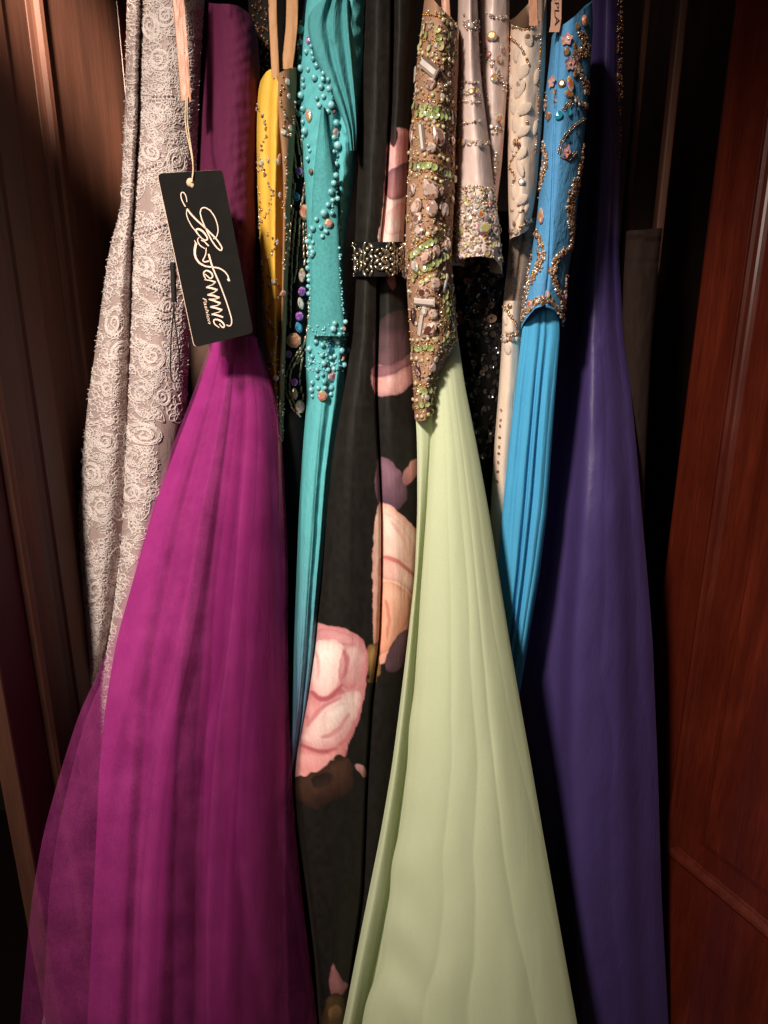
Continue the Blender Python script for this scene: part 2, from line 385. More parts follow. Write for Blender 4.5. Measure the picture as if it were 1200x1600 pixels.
wall = mesh_obj('wall', [(-4, 1.80, 0), (4, 1.80, 0), (4, 1.80, 2.7), (-4, 1.80, 2.7)], [[0, 1, 2, 3]], plain('wall_dark', (60, 52, 50), 0.8), smooth=False)
tag(wall, kind='structure')

# ------------------------------------------------------------------ the dresses, cloth first
# --- lavender lace gown
M_LACE = fabric('lace_ground', (168, 146, 142), rough=0.6, sheen=0.2, var=0.1, weave=0.3, spec=0.35)
lace = thing('lace_gown', 'lavender grey gown with corded floral lace, hanging leftmost behind the black tag', 'dress', P1(180, 1690, 0.9))
lL = E([(-70, 200), (0, 198), (150, 196), (240, 192), (330, 189), (352, 182), (375, 173), (450, 162), (540, 150), (620, 138), (700, 130), (800, 123), (900, 120), (1000, 125), (1080, 122), (1120, 118), (1200, 108), (1300, 94), (1400, 82), (1500, 74), (1690, 60)], 0.895)
lC = E([(-70, 222), (0, 222), (200, 217), (340, 209), (450, 206), (600, 201), (750, 196), (850, 190), (950, 178), (1020, 166), (1080, 152), (1150, 142), (1300, 135), (1500, 128), (1690, 122)], 0.885)
lR = E([(-70, 322), (0, 320), (60, 316), (150, 311), (260, 307), (400, 303), (520, 297), (640, 292), (800, 266), (1100, 210), (1400, 190), (1690, 180)], 0.89)
lace_body = cloth('body', lace, [lL, lerp_curve(lL, lC, 0.2, -0.018), lerp_curve(lL, lC, 0.62, -0.026), lerp_curve(lL, lC, 0.93, -0.004), lC,
                  lerp_curve(lC, lR, 0.07, -0.016), lerp_curve(lC, lR, 0.4, -0.036), lerp_curve(lC, lR, 0.8, -0.022), lR], M_LACE, rows=220, cols=90, wr=0.001, seed=3, back=0.12)

# --- magenta tulle gown
purple = thing('tulle_gown', 'magenta purple gown with full see-through tulle skirt beside the black tag', 'dress', P1(260, 1690, 0.72))
M_PURB = fabric('purple_ruched', (86, 24, 58), rough=0.85, sheen=0.3, var=0.15)
M_PURS = fabric('purple_lining', (128, 24, 98), rough=0.85, sheen=0.2, var=0.14, spec=0.12, blot=12)
M_TUL = fabric('purple_tulle', (176, 66, 138), rough=0.9, sheen=0.4, var=0.22, alpha=0.15, spec=0.05, wscale=2400, blot=26, haze=0.28, crinkle=0.0015, cr_stretch=0.12, cr_scale=30)
bL = E([(-70, 322), (0, 318), (100, 313), (200, 309), (300, 306), (420, 312), (500, 320), (560, 330)], [(0, 0.915), (400, 0.90), (560, 0.875)])
bR = E([(-70, 350), (0, 378), (20, 392), (50, 402), (100, 406), (160, 405), (200, 403), (300, 399), (400, 401), (500, 402), (560, 402)], [(0, 0.915), (400, 0.90), (560, 0.875)])
def ruche(X, y): return 0.0005 * np.sin((y + 0.35 * (X - 350)) / 3.4 + 2 * vnoise(X / 30, y / 40, 5)) * np.clip((X - 345) / 30, 0, 1)
cloth('bodice', purple, tube(bL, bR, 0.05, [(0.1, -0.02), (0.35, -0.04), (0.6, -0.046), (0.82, -0.036), (0.96, -0.015)]), M_PURB, 2, 565, rows=150, cols=50,
      tops=[-2, 4, 6, 6, 9, 20, 34], disp=ruche, wr=0.002, seed=4, back=0.1, smooth=5)
dz = [(520, 0.0), (1690, 1.0)]
sl = [(520, 338), (560, 326), (620, 306), (700, 275), (800, 238), (900, 210), (1000, 182), (1100, 165), (1200, 155), (1400, 146), (1690, 132)]
sr = [(520, 398), (560, 408), (620, 420), (700, 428), (800, 436), (900, 441), (1000, 445), (1200, 448), (1400, 440), (1600, 428), (1690, 424)]
pL = E(sl, [(520, 0.855), (900, 0.80), (1690, 0.68)]); pR = E(sr, [(520, 0.855), (900, 0.83), (1690, 0.80)])
g = lambda a: [(520, a * 0.15), (800, a * 0.7), (1690, a * 1.5)]
cloth('skirt_lining', purple, tube(pL, pR, 0, [(0.06, g(-0.012)), (0.16, g(-0.034)), (0.24, g(-0.03)), (0.30, g(-0.05)), (0.40, g(-0.058)), (0.47, g(-0.03)), (0.56, g(-0.022)), (0.63, g(-0.03)), (0.69, g(-0.056)), (0.80, g(-0.062)), (0.93, g(-0.045))]),
      M_PURS, 525, 1800, rows=170, cols=160, wr=0.0018, wy=5, wx=3.5, pleat=(5, [(520, 0.001), (800, 0.003), (1690, 0.011)], 1.3, 51), seed=6, back=0.06)
ol = [(520, 334), (560, 320), (620, 300), (700, 268), (800, 232), (900, 202), (1000, 172), (1060, 150), (1110, 125), (1200, 96), (1300, 68), (1400, 50), (1500, 40), (1600, 31), (1690, 26)]
orr = [(520, 400), (560, 412), (620, 430), (680, 440), (800, 447), (900, 450), (1000, 450), (1100, 451), (1200, 455), (1300, 462), (1400, 472), (1500, 484), (1600, 496), (1690, 504)]
oL = E(ol, [(520, 0.845), (1000, 0.73), (1300, 0.66), (1690, 0.61)]); oR = E(orr, [(520, 0.845), (900, 0.815), (1690, 0.78)])
ml = [(y, x + np.interp(y, [520, 1100, 1690], [3, 12, 40])) for y, x in ol]; mr_ = [(y, x - np.interp(y, [520, 1100, 1300, 1690], [2, 4, 14, 52])) for y, x in orr]
mL = E(ml, [(520, 0.842), (1000, 0.727), (1300, 0.66), (1690, 0.61)]); mR = E(mr_, [(520, 0.842), (900, 0.81), (1690, 0.775)])
def tulle_panel(L0, R0, u0, u1, off, sd, npl, amp=1.0):
    """one width of net between shares u0 and u1 of the skirt, edges curled under"""
    a = lerp_curve(L0, R0, u0, 0.0); b = lerp_curve(L0, R0, u1, 0.0)
    base = lambda u: -0.062 * math.sin(math.pi * min(max(u0 + (u1 - u0) * u, 0.02), 0.98)) ** 0.7 - off
    ls = []
    for u, cu in ((0.0, 0.010), (0.02, 0.002), (0.07, 0.0), (0.3, 0.0), (0.55, 0.0), (0.8, 0.0), (0.94, 0.0), (0.985, 0.002), (1.0, 0.010)):
        ls.append(lerp_curve(a, b, u, [(520, base(u) * 0.15 + cu * 0.1), (800, base(u) * 0.75 + cu * 0.6), (1690, base(u) * 1.5 + cu * 1.6)]))
    cloth('tulle_panel', purple, ls, M_TUL, 528, 1800, rows=170, cols=110, wr=0.0022, wy=5, wx=3.5, pleat=(npl, [(520, 0.001), (800, 0.004 * amp), (1690, 0.014 * amp)], 0.9, sd), seed=sd, closed=False)
tulle_panel(oL, oR, 0.0, 1.0, 0.014, 61, 5)
tulle_panel(mL, mR, 0.0, 0.46, 0.006, 62, 3)
tulle_panel(mL, mR, 0.36, 0.78, 0.002, 63, 3)
tulle_panel(mL, mR, 0.66, 1.0, 0.008, 64, 2)

# --- dark beaded gown peeping out above the yellow one
dark = thing('dark_beaded_gown', 'dark brown beaded gown showing only its top left of the tan straps', 'dress', P1(410, 260, 1.0))
M_DBR = fabric('dark_brown_net', (34, 24, 20), rough=0.8, var=0.2)
dkL = E([(-70, 385), (120, 392), (420, 400)], 0.985); dkR = E([(-70, 452), (120, 448), (420, 440)], 0.985)
cloth('bodice', dark, tube(dkL, dkR, 0.025), M_DBR, -70, 420, rows=60, cols=24, back=0.1)

# --- yellow gown
yel = thing('yellow_gown', 'yellow gown with tan straps and crystal vines between magenta and black gowns', 'dress', P1(430, 1100, 0.92))
M_YEL = fabric('yellow_satin', (216, 170, 64), rough=0.6, sheen=0.2, var=0.1, spec=0.4)
M_NUDE = fabric('nude_mesh', (150, 112, 82), rough=0.8, sheen=0.3, var=0.12)
M_TAN = fabric('tan_strap', (186, 138, 98), rough=0.6, sheen=0.2, var=0.08)
yL = E([(90, 420), (112, 410), (135, 403), (200, 400), (300, 402), (400, 407), (500, 412), (600, 418), (700, 428), (900, 430), (1100, 430)], [(100, 0.892), (500, 0.895), (650, 0.91), (1100, 0.93)])
yR = E([(90, 462), (200, 460), (300, 453), (400, 449), (500, 446), (600, 443), (700, 441), (900, 446), (1100, 448)], [(100, 0.892), (500, 0.895), (650, 0.91), (1100, 0.93)])
cloth('body', yel, tube(yL, yR, 0.03, [(0.1, -0.018), (0.3, -0.024), (0.42, -0.034), (0.55, -0.036), (0.68, -0.026), (0.9, -0.014)]), M_YEL, 100, 1100,
      tops=[128, 112, 105, 118, 132, 122, 112, 112], rows=150, cols=50, wr=0.0012, seed=11, back=0.12)
npL = E([(105, 431), (140, 433), (200, 436), (240, 441), (300, 443), (420, 441), (560, 438), (690, 434)], [(105, 0.860), (300, 0.860), (500, 0.863), (690, 0.88)]); npR = E([(105, 464), (200, 462), (300, 455), (420, 450), (560, 446), (690, 443)], [(105, 0.882), (500, 0.885), (690, 0.90)])
cloth('mesh_panel', yel, tube(npL, npR, 0.012), M_NUDE, 105, 690, tops=[122, 115, 108, 104, 108], rows=100, cols=24, wr=0.0006, seed=12, back=0.006)
ribbon('strap', yel, [(-60, 424), (40, 427), (80, 429), (122, 431)], M_TAN, 13, 0.860)
ribbon('strap', yel, [(-60, 458), (40, 456), (80, 452), (108, 448)], M_TAN, 19, 0.868)

# --- black gown with bugle beads
bug = thing('bugle_bead_gown', 'black gown with bugle bead rows and coloured stones left of the turquoise gown', 'dress', P1(460, 1500, 0.97))
M_BLK = fabric('black_crepe', (17, 16, 18), rough=0.75, sheen=0.08, var=0.15, spec=0.15)
kL = E([(150, 448), (250, 446), (350, 446), (450, 444), (540, 443), (600, 441), (650, 440), (900, 438), (1300, 436), (1550, 440)], 0.905)
kR = E([(150, 500), (400, 498), (600, 494), (900, 500), (1300, 520), (1550, 545)], 0.94)
cloth('body', bug, tube(kL, kR, 0.03), M_BLK, 150, 1550, rows=130, cols=36, wr=0.0012, seed=13, back=0.12)

# --- turquoise gown
teal = thing('turquoise_gown', 'turquoise gown with pearl clusters and a net panel left of the black floral gown', 'dress', P1(470, 1400, 0.92))
M_TEAL = fabric('turquoise_chiffon', None, rough=0.6, sheen=0.3, sheen_col=(70, 170, 165), var=0.08, attr=True, spec=0.1, crinkle=0.004, cr_scale=90, cr_stretch=0.4)
M_TNET = fabric('turquoise_net', (74, 150, 154), rough=0.8, sheen=0.2, var=0.25, wscale=900)
M_TRU = fabric('turquoise_ruched', (76, 146, 152), rough=0.75, sheen=0.25, var=0.1, spec=0.1, crinkle=0.005, cr_scale=110, cr_stretch=0.35)
tl = [(-70, 486), (0, 476), (40, 470), (100, 465), (200, 468), (300, 477), (400, 482), (480, 485), (510, 480), (560, 477), (620, 480), (700, 473), (800, 467), (900, 463), (1000, 459), (1100, 455), (1200, 446), (1300, 432), (1400, 425)]
tr_ = [(-70, 574), (0, 572), (60, 570), (150, 566), (220, 561), (300, 549), (400, 537), (480, 541), (520, 545), (600, 539), (650, 531), (750, 517), (850, 509), (950, 499), (1000, 495), (1100, 483), (1200, 466), (1300, 446), (1400, 440)]
tL = E(tl, [(-70, 0.895), (600, 0.895), (1000, 0.84), (1150, 0.845), (1400, 0.87)]); tR = E(tr_, [(-70, 0.90), (600, 0.90), (1000, 0.85), (1150, 0.855), (1400, 0.88)])
def teal_ombre_shade(x, y):  # ombre to steel blue, with part of the lower shade put into the colour
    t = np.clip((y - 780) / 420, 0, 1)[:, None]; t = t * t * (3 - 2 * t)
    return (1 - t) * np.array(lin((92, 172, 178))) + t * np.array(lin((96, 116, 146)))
def t_ruche(X, y): return 0.002 * np.sin((y - 1.5 * (X - 540)) / 5.0 + 2.5 * vnoise(X / 25, y / 45, 15)) * np.clip((X - 522) / 20, 0, 1) * np.clip((420 - y) / 90, 0, 1) + 0.0008 * np.sin((y + 0.8 * (X - 500)) / 4.2 + 3 * vnoise(X / 20, y / 30, 19)) * np.clip((530 - y) / 60, 0, 1)
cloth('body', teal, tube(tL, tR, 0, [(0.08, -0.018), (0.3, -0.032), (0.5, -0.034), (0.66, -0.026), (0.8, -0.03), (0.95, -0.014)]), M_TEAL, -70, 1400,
      rows=300, cols=80, wr=0.0012, pleat=(4, [(-70, 0.001), (600, 0.002), (1400, 0.006)], 0.6, 43), seed=16, disp=t_ruche, paint=teal_ombre_shade, back=0.14)
dL = E([(-10, 500), (12, 486), (30, 480), (60, 482), (95, 493), (130, 510), (160, 525), (200, 541), (240, 548)], 0.862); dR = E([(-10, 545), (40, 548), (100, 553), (160, 557), (200, 558), (240, 556)], 0.868)
cloth('draped_neckline', teal, tube(dL, dR, 0, [(0.07, -0.012), (0.3, -0.016), (0.45, -0.008), (0.6, -0.014), (0.8, -0.006), (0.93, -0.01)]), M_TRU, -12, 235, rows=80, cols=44, wr=0.001, seed=17, back=0.012,
      tops=[30, 10, -8, -14, -16, -14, -8, 0], smooth=4)
nL = E([(168, 502), (230, 494), (300, 488), (400, 485), (480, 487), (525, 483)], 0.858); nR = E([(168, 508), (230, 516), (300, 527), (400, 531), (480, 536), (525, 540)], 0.858)
cloth('net_panel', teal, tube(nL, nR, 0.007), M_TNET, 168, 525, rows=60, cols=20, wr=0.0005, seed=18, back=0.006)

# --- black gown with printed roses
flo = thing('floral_gown', 'black gown printed with pink roses and a silver beaded belt in the middle', 'dress', P1(560, 1690, 0.86))
def inside(poly, x, y):
    p = np.array(poly, float); c = np.zeros(len(x), bool); j = len(p) - 1
    for i in range(len(p)):
        a = ((p[i, 1] > y) != (p[j, 1] > y)); xi = (p[j, 0] - p[i, 0]) * (y - p[i, 1]) / (p[j, 1] - p[i, 1] + 1e-9) + p[i, 0]
        c ^= a & (x < xi); j = i
    return c
def petal(colr, poly, x, y, c0, c1, ang=90, wob=2.0, seed=1, rim=None, rw=7.0, soft=1.6):
    """printed petal: soft brushed outline, colour running from c0 to c1 along ang, a paler or darker rim"""
    p = np.array(poly, float)
    # round the outline
    for _ in range(2):
        q = np.roll(p, -1, 0); p = np.stack([0.75 * p + 0.25 * q, 0.25 * p + 0.75 * q], 1).reshape(-1, 2)
    sel = np.where((x > p[:, 0].min() - 9) & (x < p[:, 0].max() + 9) & (y > p[:, 1].min() - 9) & (y < p[:, 1].max() + 9))[0]
    xs, ys = x[sel], y[sel]
    xx = xs + wob * vnoise(xs / 10, ys / 10, seed) + 0.35 * wob * vnoise(xs / 3, ys / 3, seed + 3); yy = ys + wob * vnoise(xs / 9 + 9, ys / 9, seed + 7)
    m = inside(p, xx, yy); d = np.full(len(xs), 1e9)
    for a, b in zip(p, np.roll(p, -1, 0)):
        ab = b - a; t = np.clip(((xx - a[0]) * ab[0] + (yy - a[1]) * ab[1]) / (ab @ ab + 1e-9), 0, 1)
        d = np.minimum(d, np.hypot(xx - a[0] - t * ab[0], yy - a[1] - t * ab[1]))
    d = np.where(m, d, -d)
    ca, sa = math.cos(R(ang)), math.sin(R(ang)); pr = p[:, 0] * ca + p[:, 1] * sa
    t = np.clip((xs * ca + ys * sa - pr.min()) / (pr.max() - pr.min() + 1e-6) + 0.18 * vnoise(xs / 16, ys / 16, seed + 11), 0, 1)[:, None]
    cc = (1 - t) * np.array(lin(c0)) + t * np.array(lin(c1))
    if rim is not None:
        k = np.exp(-(np.maximum(d, 0) / rw) ** 1.2)[:, None] * (0.75 + 0.25 * vnoise(xs / 8, ys / 8, seed + 2)[:, None]); cc = cc * (1 - k) + np.array(lin(rim)) * k
    ca2, sa2 = -sa, ca
    cc = cc * (1 + 0.07 * vnoise((xs * ca2 + ys * sa2) / 2.5, (xs * ca + ys * sa) / 18, seed + 5)[:, None])
    al = np.clip(d / soft + 0.5, 0, 1)[:, None]
    colr[sel] = colr[sel] * (1 - al) + cc * al
def flo_print(x, y):
    c = np.tile(np.array(lin((29, 26, 24))), (len(x), 1)) * (1 + 0.25 * vnoise(x / 6, y / 9, 31)[:, None])
    W, PK, DP, MV = (240, 214, 206), (224, 160, 158), (180, 104, 110), (122, 86, 98)
    P = lambda poly, a, b, ang=90, s=1, rim=None, rw=7.0, w=1.6: petal(c, poly, x, y, a, b, ang, w, s, rim, rw)
    # strip above the belt
    P([(608, 200), (650, 200), (650, 300), (640, 400), (588, 400), (598, 320), (604, 255)], (206, 150, 150), W, 90, 1)
    P([(606, 205), (650, 205), (650, 262), (612, 270)], (186, 124, 130), (222, 160, 156), 90, 2, (230, 180, 176), 8)
    P([(602, 268), (650, 244), (650, 292), (622, 316), (598, 306)], (112, 78, 88), (190, 132, 134), 80, 3, (96, 62, 74), 6)
    P([(600, 330), (640, 310), (640, 360), (598, 372)], (226, 178, 172), (242, 218, 212), 70, 4, (214, 156, 154), 5)
    P([(610, 190), (624, 205), (619, 232), (609, 226)], (40, 30, 32), (60, 40, 44), 90, 5)
    # right fold below the belt
    P([(604, 424), (620, 428), (616, 456), (604, 444)], (150, 100, 100), (120, 80, 84), 90, 6)
    P([(584, 500), (645, 474), (652, 562), (600, 590), (582, 584)], (54, 42, 44), (112, 80, 86), 90, 7, (50, 38, 40), 10)
    P([(580, 568), (615, 575), (650, 544), (660, 575), (638, 608), (610, 621), (580, 616)], (176, 126, 128), (222, 172, 164), 60, 8, (150, 100, 106), 7)
    P([(580, 570), (612, 572), (648, 552), (648, 566), (614, 586), (582, 592)], (128, 88, 96), (160, 112, 116), 20, 9, (110, 74, 84), 4)
    P([(600, 592), (622, 584), (640, 578), (634, 596), (612, 612)], (232, 188, 180), (206, 152, 148), 40, 10, (214, 160, 156), 5)
    P([(586, 712), (612, 718), (630, 742), (639, 770), (626, 799), (586, 799)], (146, 108, 122), (92, 66, 80), 90, 11, (84, 58, 72), 8)
    P([(628, 756), (632, 735), (648, 714), (662, 720), (650, 744), (638, 760)], (206, 146, 142), (160, 104, 108), 90, 12)
    P([(582, 782), (612, 788), (642, 820), (668, 840), (666, 900), (648, 966), (628, 1004), (600, 1038), (582, 1044)], (244, 214, 200), (226, 160, 136), 90, 13, (214, 150, 140), 9)
    P([(592, 796), (618, 806), (644, 840), (648, 884), (620, 874), (594, 868)], (246, 220, 208), (232, 188, 174), 80, 14, (222, 168, 156), 6)
    P([(590, 866), (622, 872), (660, 904), (652, 938), (622, 908), (590, 904)], (226, 168, 156), (246, 214, 200), 70, 15, (200, 132, 124), 5)
    P([(590, 912), (612, 906), (646, 930), (634, 988), (602, 1024), (586, 1016)], (238, 192, 170), (224, 152, 122), 90, 16, (206, 132, 110), 7)
    P([(600, 1028), (622, 988), (644, 980), (638, 1032), (616, 1054), (602, 1046)], (134, 98, 108), (84, 60, 70), 90, 18, (76, 52, 62), 5)
    P([(566, 1022), (580, 1008), (594, 1000), (594, 1066), (570, 1068), (580, 1050), (568, 1040)], (196, 152, 98), (124, 88, 50), 90, 19, (90, 62, 36), 4, 3.0)
    # the big rose: outer petals, then the cup and its folds
    P([(450, 966), (530, 979), (564, 994), (577, 1022), (571, 1080), (559, 1134), (543, 1163), (533, 1203), (500, 1219), (436, 1232)], (222, 160, 160), (208, 128, 130), 90, 20, (196, 116, 122), 8)
    P([(478, 984), (524, 982), (556, 996), (548, 1012), (512, 1004), (480, 1010)], (206, 138, 144), (226, 168, 168), 0, 21, (188, 112, 120), 4)
    P([(484, 1004), (518, 996), (544, 1012), (536, 1060), (508, 1094), (482, 1074)], (246, 226, 218), (238, 200, 194), 90, 22, (224, 164, 162), 6)
    P([(530, 1022), (552, 1002), (572, 1018), (566, 1062), (544, 1082), (528, 1064)], (240, 204, 198), (214, 140, 142), 110, 23, (202, 124, 130), 6)
    P([(498, 1024), (516, 1012), (526, 1030), (514, 1058), (498, 1056)], (250, 234, 226), (240, 210, 204), 60, 24)
    P([(466, 1066), (486, 1078), (510, 1096), (536, 1070), (540, 1096), (510, 1128), (464, 1120)], (204, 120, 126), (232, 168, 164), 90, 25, (190, 104, 112), 6)
    P([(476, 1136), (498, 1098), (536, 1086), (560, 1074), (568, 1092), (549, 1142), (522, 1170), (490, 1172), (468, 1158)], (248, 226, 218), (226, 172, 168), 70, 26, (216, 148, 148), 8)
    P([(500, 1116), (530, 1098), (552, 1098), (536, 1132), (508, 1148)], (252, 236, 228), (238, 204, 196), 60, 27, (228, 180, 174), 6)
    P([(442, 1150), (488, 1174), (524, 1170), (543, 1150), (538, 1180), (523, 1208), (490, 1219), (436, 1232)], (228, 150, 150), (232, 166, 160), 60, 30, (198, 112, 116), 8)
    P([(462, 1172), (492, 1182), (520, 1178), (508, 1202), (466, 1212)], (240, 184, 178), (222, 142, 142), 80, 33, (226, 156, 154), 5)
    # creases between petals
    for q, (pts, cc) in enumerate([([(486, 1076), (506, 1094), (536, 1066), (537, 1072), (508, 1102), (484, 1084)], (176, 92, 102)), ([(540, 1014), (548, 1030), (540, 1060), (534, 1062), (540, 1034), (534, 1016)], (196, 118, 124)), ([(476, 1132), (500, 1100), (534, 1088), (534, 1092), (504, 1106), (480, 1140)], (206, 132, 136)),
            ([(500, 1150), (524, 1142), (546, 1112), (549, 1116), (528, 1148), (502, 1156)], (214, 150, 150)), ([(470, 1160), (500, 1174), (528, 1168), (528, 1172), (500, 1179), (468, 1166)], (180, 96, 104)), ([(492, 1012), (502, 1030), (498, 1062), (494, 1062), (496, 1032), (488, 1014)], (228, 176, 172)), ([(598, 866), (624, 874), (652, 900), (650, 905), (622, 880), (597, 872)], (190, 116, 112)), ([(604, 936), (612, 960), (606, 1000), (602, 1000), (606, 962), (599, 938)], (204, 132, 112)), ([(612, 812), (632, 836), (640, 870), (636, 870), (628, 840), (608, 816)], (230, 178, 166))]):
        petal(c, pts, x, y, cc, cc, 90, 1.0, 60 + q, None, 5, 3.0)
    # brown shadow rose and scraps lower down
    P([(450, 1218), (500, 1206), (524, 1178), (552, 1184), (552, 1238), (514, 1252), (494, 1267), (454, 1244)], (86, 58, 46), (46, 30, 25), 70, 34, (40, 28, 24), 9, 3.0)
    P([(484, 1214), (512, 1206), (524, 1216), (506, 1234), (488, 1232)], (36, 26, 24), (58, 40, 34), 50, 35)
    P([(552, 1194), (572, 1196), (574, 1217), (560, 1208)], (196, 146, 142), (150, 100, 98), 90, 36)
    P([(518, 1496), (532, 1530), (548, 1540), (532, 1560), (512, 1556)], (206, 138, 142), (150, 92, 98), 90, 37, (120, 76, 84), 5)
    P([(500, 1560), (545, 1546), (550, 1690), (496, 1690)], (100, 74, 46), (46, 40, 30), 90, 38, (40, 32, 26), 8, 4.0)
    P([(512, 1576), (532, 1566), (534, 1590), (516, 1600)], (150, 112, 76), (90, 64, 42), 90, 39)
    return c
M_FLO = fabric('rose_print_satin', None, rough=0.6, sheen=0.15, sheen_col=(120, 100, 90), var=0.1, attr=True, spec=0.14, weave=0.5, wscale=1100, crinkle=0.002)
fl = [(-70, 572), (0, 570), (100, 566), (200, 561), (300, 557), (370, 554), (400, 553), (430, 557), (500, 552), (560, 546), (600, 539), (700, 521), (800, 511), (900, 504), (980, 493), (1100, 478), (1180, 464), (1220, 459), (1300, 466), (1400, 480), (1500, 492), (1690, 505)]
fs = [(-70, 612), (0, 612), (150, 610), (300, 602), (400, 592), (430, 590), (500, 589), (600, 586), (700, 591), (800, 596), (900, 596), (1000, 593), (1050, 586), (1100, 580), (1200, 574), (1400, 566), (1500, 552), (1690, 530)]
fr = [(-70, 652), (0, 650), (100, 643), (200, 639), (300, 635), (380, 630), (430, 630), (500, 638), (600, 648), (700, 654), (800, 657), (900, 652), (1000, 642), (1100, 634), (1300, 615), (1500, 580), (1690, 550)]
dF = lambda a, b: [(-70, a), (430, a), (700, (a + b) / 2), (1300, b), (1690, b)]
fL = E(fl, dF(0.90, 0.815)); fS = E(fs, dF(0.89, 0.83)); fR = E(fr, dF(0.905, 0.865))
cloth('body', flo, [fL, lerp_curve(fL, fS, 0.12, -0.02), lerp_curve(fL, fS, 0.45, -0.03), lerp_curve(fL, fS, 0.85, -0.022), lerp_curve(fL, fS, 0.97, -0.016), fS,
      lerp_curve(fS, fR, 0.06, -0.008), lerp_curve(fS, fR, 0.4, -0.02), lerp_curve(fS, fR, 0.8, -0.014), fR], M_FLO, rows=1150, cols=180, wr=0.001, wy=2.5, seed=20, paint=flo_print, back=0.14)

# --- pale green gown
grn = thing('green_gown', 'pale green chiffon gown with jewelled tan bodice at the front', 'dress', P1(720, 1690, 0.8))
M_GRN = fabric('green_chiffon', (214, 222, 186), rough=0.85, sheen=0.25, sheen_col=(210, 215, 160), var=0.05, spec=0.08, trans=0.25, blot=6, crinkle=0.0018, cr_scale=22, cr_stretch=0.12)
M_GBOD = fabric('tan_net_bodice', (158, 120, 96), rough=0.7, sheen=0.2, var=0.18)
gbL = E([(-70, 668), (0, 663), (60, 656), (120, 649), (200, 643), (300, 636), (400, 633), (470, 637), (540, 642), (600, 646), (656, 648)], 0.855)
gbR = E([(-70, 690), (-20, 700), (10, 706), (40, 717), (100, 717), (200, 712), (300, 710), (400, 706), (460, 709), (500, 713), (535, 716), (560, 702), (600, 683), (656, 680)], 0.86)
cloth('bodice', grn, tube(gbL, gbR, 0, [(0.1, -0.024), (0.3, -0.04), (0.55, -0.045), (0.8, -0.032), (0.94, -0.014)]), M_GBOD, -40, 656, tops=[-40, -20, -4, 10, 24, 34, 42],
      bots=[654, 658, 658, 656, 650, 640, 560], rows=140, cols=44, wr=0.0008, seed=22, back=0.1, smooth=3)
gl = [(540, 650), (640, 649), (700, 652), (800, 652), (900, 648), (1000, 637), (1100, 625), (1200, 612), (1300, 595), (1400, 575), (1500, 555), (1600, 536), (1690, 515)]
ge = [(540, 672), (650, 676), (700, 674), (800, 666), (900, 659), (1000, 652), (1100, 645), (1200, 635), (1300, 622), (1400, 610), (1500, 590), (1600, 568), (1690, 552)]
gr = [(500, 712), (530, 716), (600, 726), (700, 746), (800, 764), (900, 780), (1000, 796), (1100, 813), (1200, 831), (1300, 848), (1400, 866), (1500, 884), (1600, 902), (1690, 918)]
dG = lambda a, b: [(500, a), (700, a * 0.7 + b * 0.3), (1100, a * 0.35 + b * 0.65), (1690, b)]
gL = E(gl, dG(0.862, 0.80)); gE_ = E(ge, dG(0.857, 0.80)); gR = E(gr, dG(0.868, 0.80))
h = lambda a: [(500, a * 0.1), (800, a * 0.45), (1690, a * 1.15)]
def gwr(X, y):
    cre = 0.0016 * np.sin((X - 0.9 * (y - 1200)) / 17) * np.exp(-((X - 640) / 45) ** 2) * np.clip((y - 1300) / 200, 0, 1)
    return cre
cloth('skirt', grn, [gL, lerp_curve(gL, gE_, 0.3, h(-0.012)), lerp_curve(gL, gE_, 0.75, h(0.004)), lerp_curve(gL, gE_, 1.0, h(0.02)), lerp_curve(gE_, gR, 0.2, h(0.0)), lerp_curve(gE_, gR, 0.5, h(-0.012)), lerp_curve(gE_, gR, 0.8, h(-0.005)), lerp_curve(gE_, gR, 0.96, h(0.004))],
      M_GRN, 500, 1800, rows=150, cols=90, wr=0.0012, wy=4, wx=3, seed=24, back=0.08, tops=[560, 560, 555, 550, 545, 535, 525, 515])
gw = [(y, x + (3.5 * math.sin(y / 38.0) + 2.5 * math.sin(y / 17.0 + 1)) * np.interp(y, [900, 1200, 1690], [0, 0.6, 1.6]), Y) for y, x, Y in [(yy, float(np.interp(yy, [p[0] for p in gE_], [p[1] for p in gE_])), float(np.interp(yy, [p[0] for p in gE_], [p[2] for p in gE_]))) for yy in range(540, 1691, 12)]]
gF = [(y, x, Y + float(np.interp(y, [540, 800, 1690], [0.0, -0.004, -0.012]))) for y, x, Y in gw]
cloth('front_panel', grn, [gF, lerp_curve(gF, gR, 0.035, h(-0.012)), lerp_curve(gF, gR, 0.12, h(-0.028)), lerp_curve(gF, gR, 0.3, h(-0.044)), lerp_curve(gF, gR, 0.5, h(-0.05)), lerp_curve(gF, gR, 0.7, h(-0.046)), lerp_curve(gF, gR, 0.86, h(-0.030)), lerp_curve(gF, gR, 0.96, h(-0.012)), gR],
      M_GRN, 500, 1800, rows=200, cols=180, wr=0.0014, wy=5, wx=4, pleat=(4, [(500, 0.0), (800, 0.0014), (1690, 0.007)], 0.7, 53), seed=23, closed=False, disp=gwr,
      tops=[545, 542, 538, 532, 526, 520, 512, 506, 500])

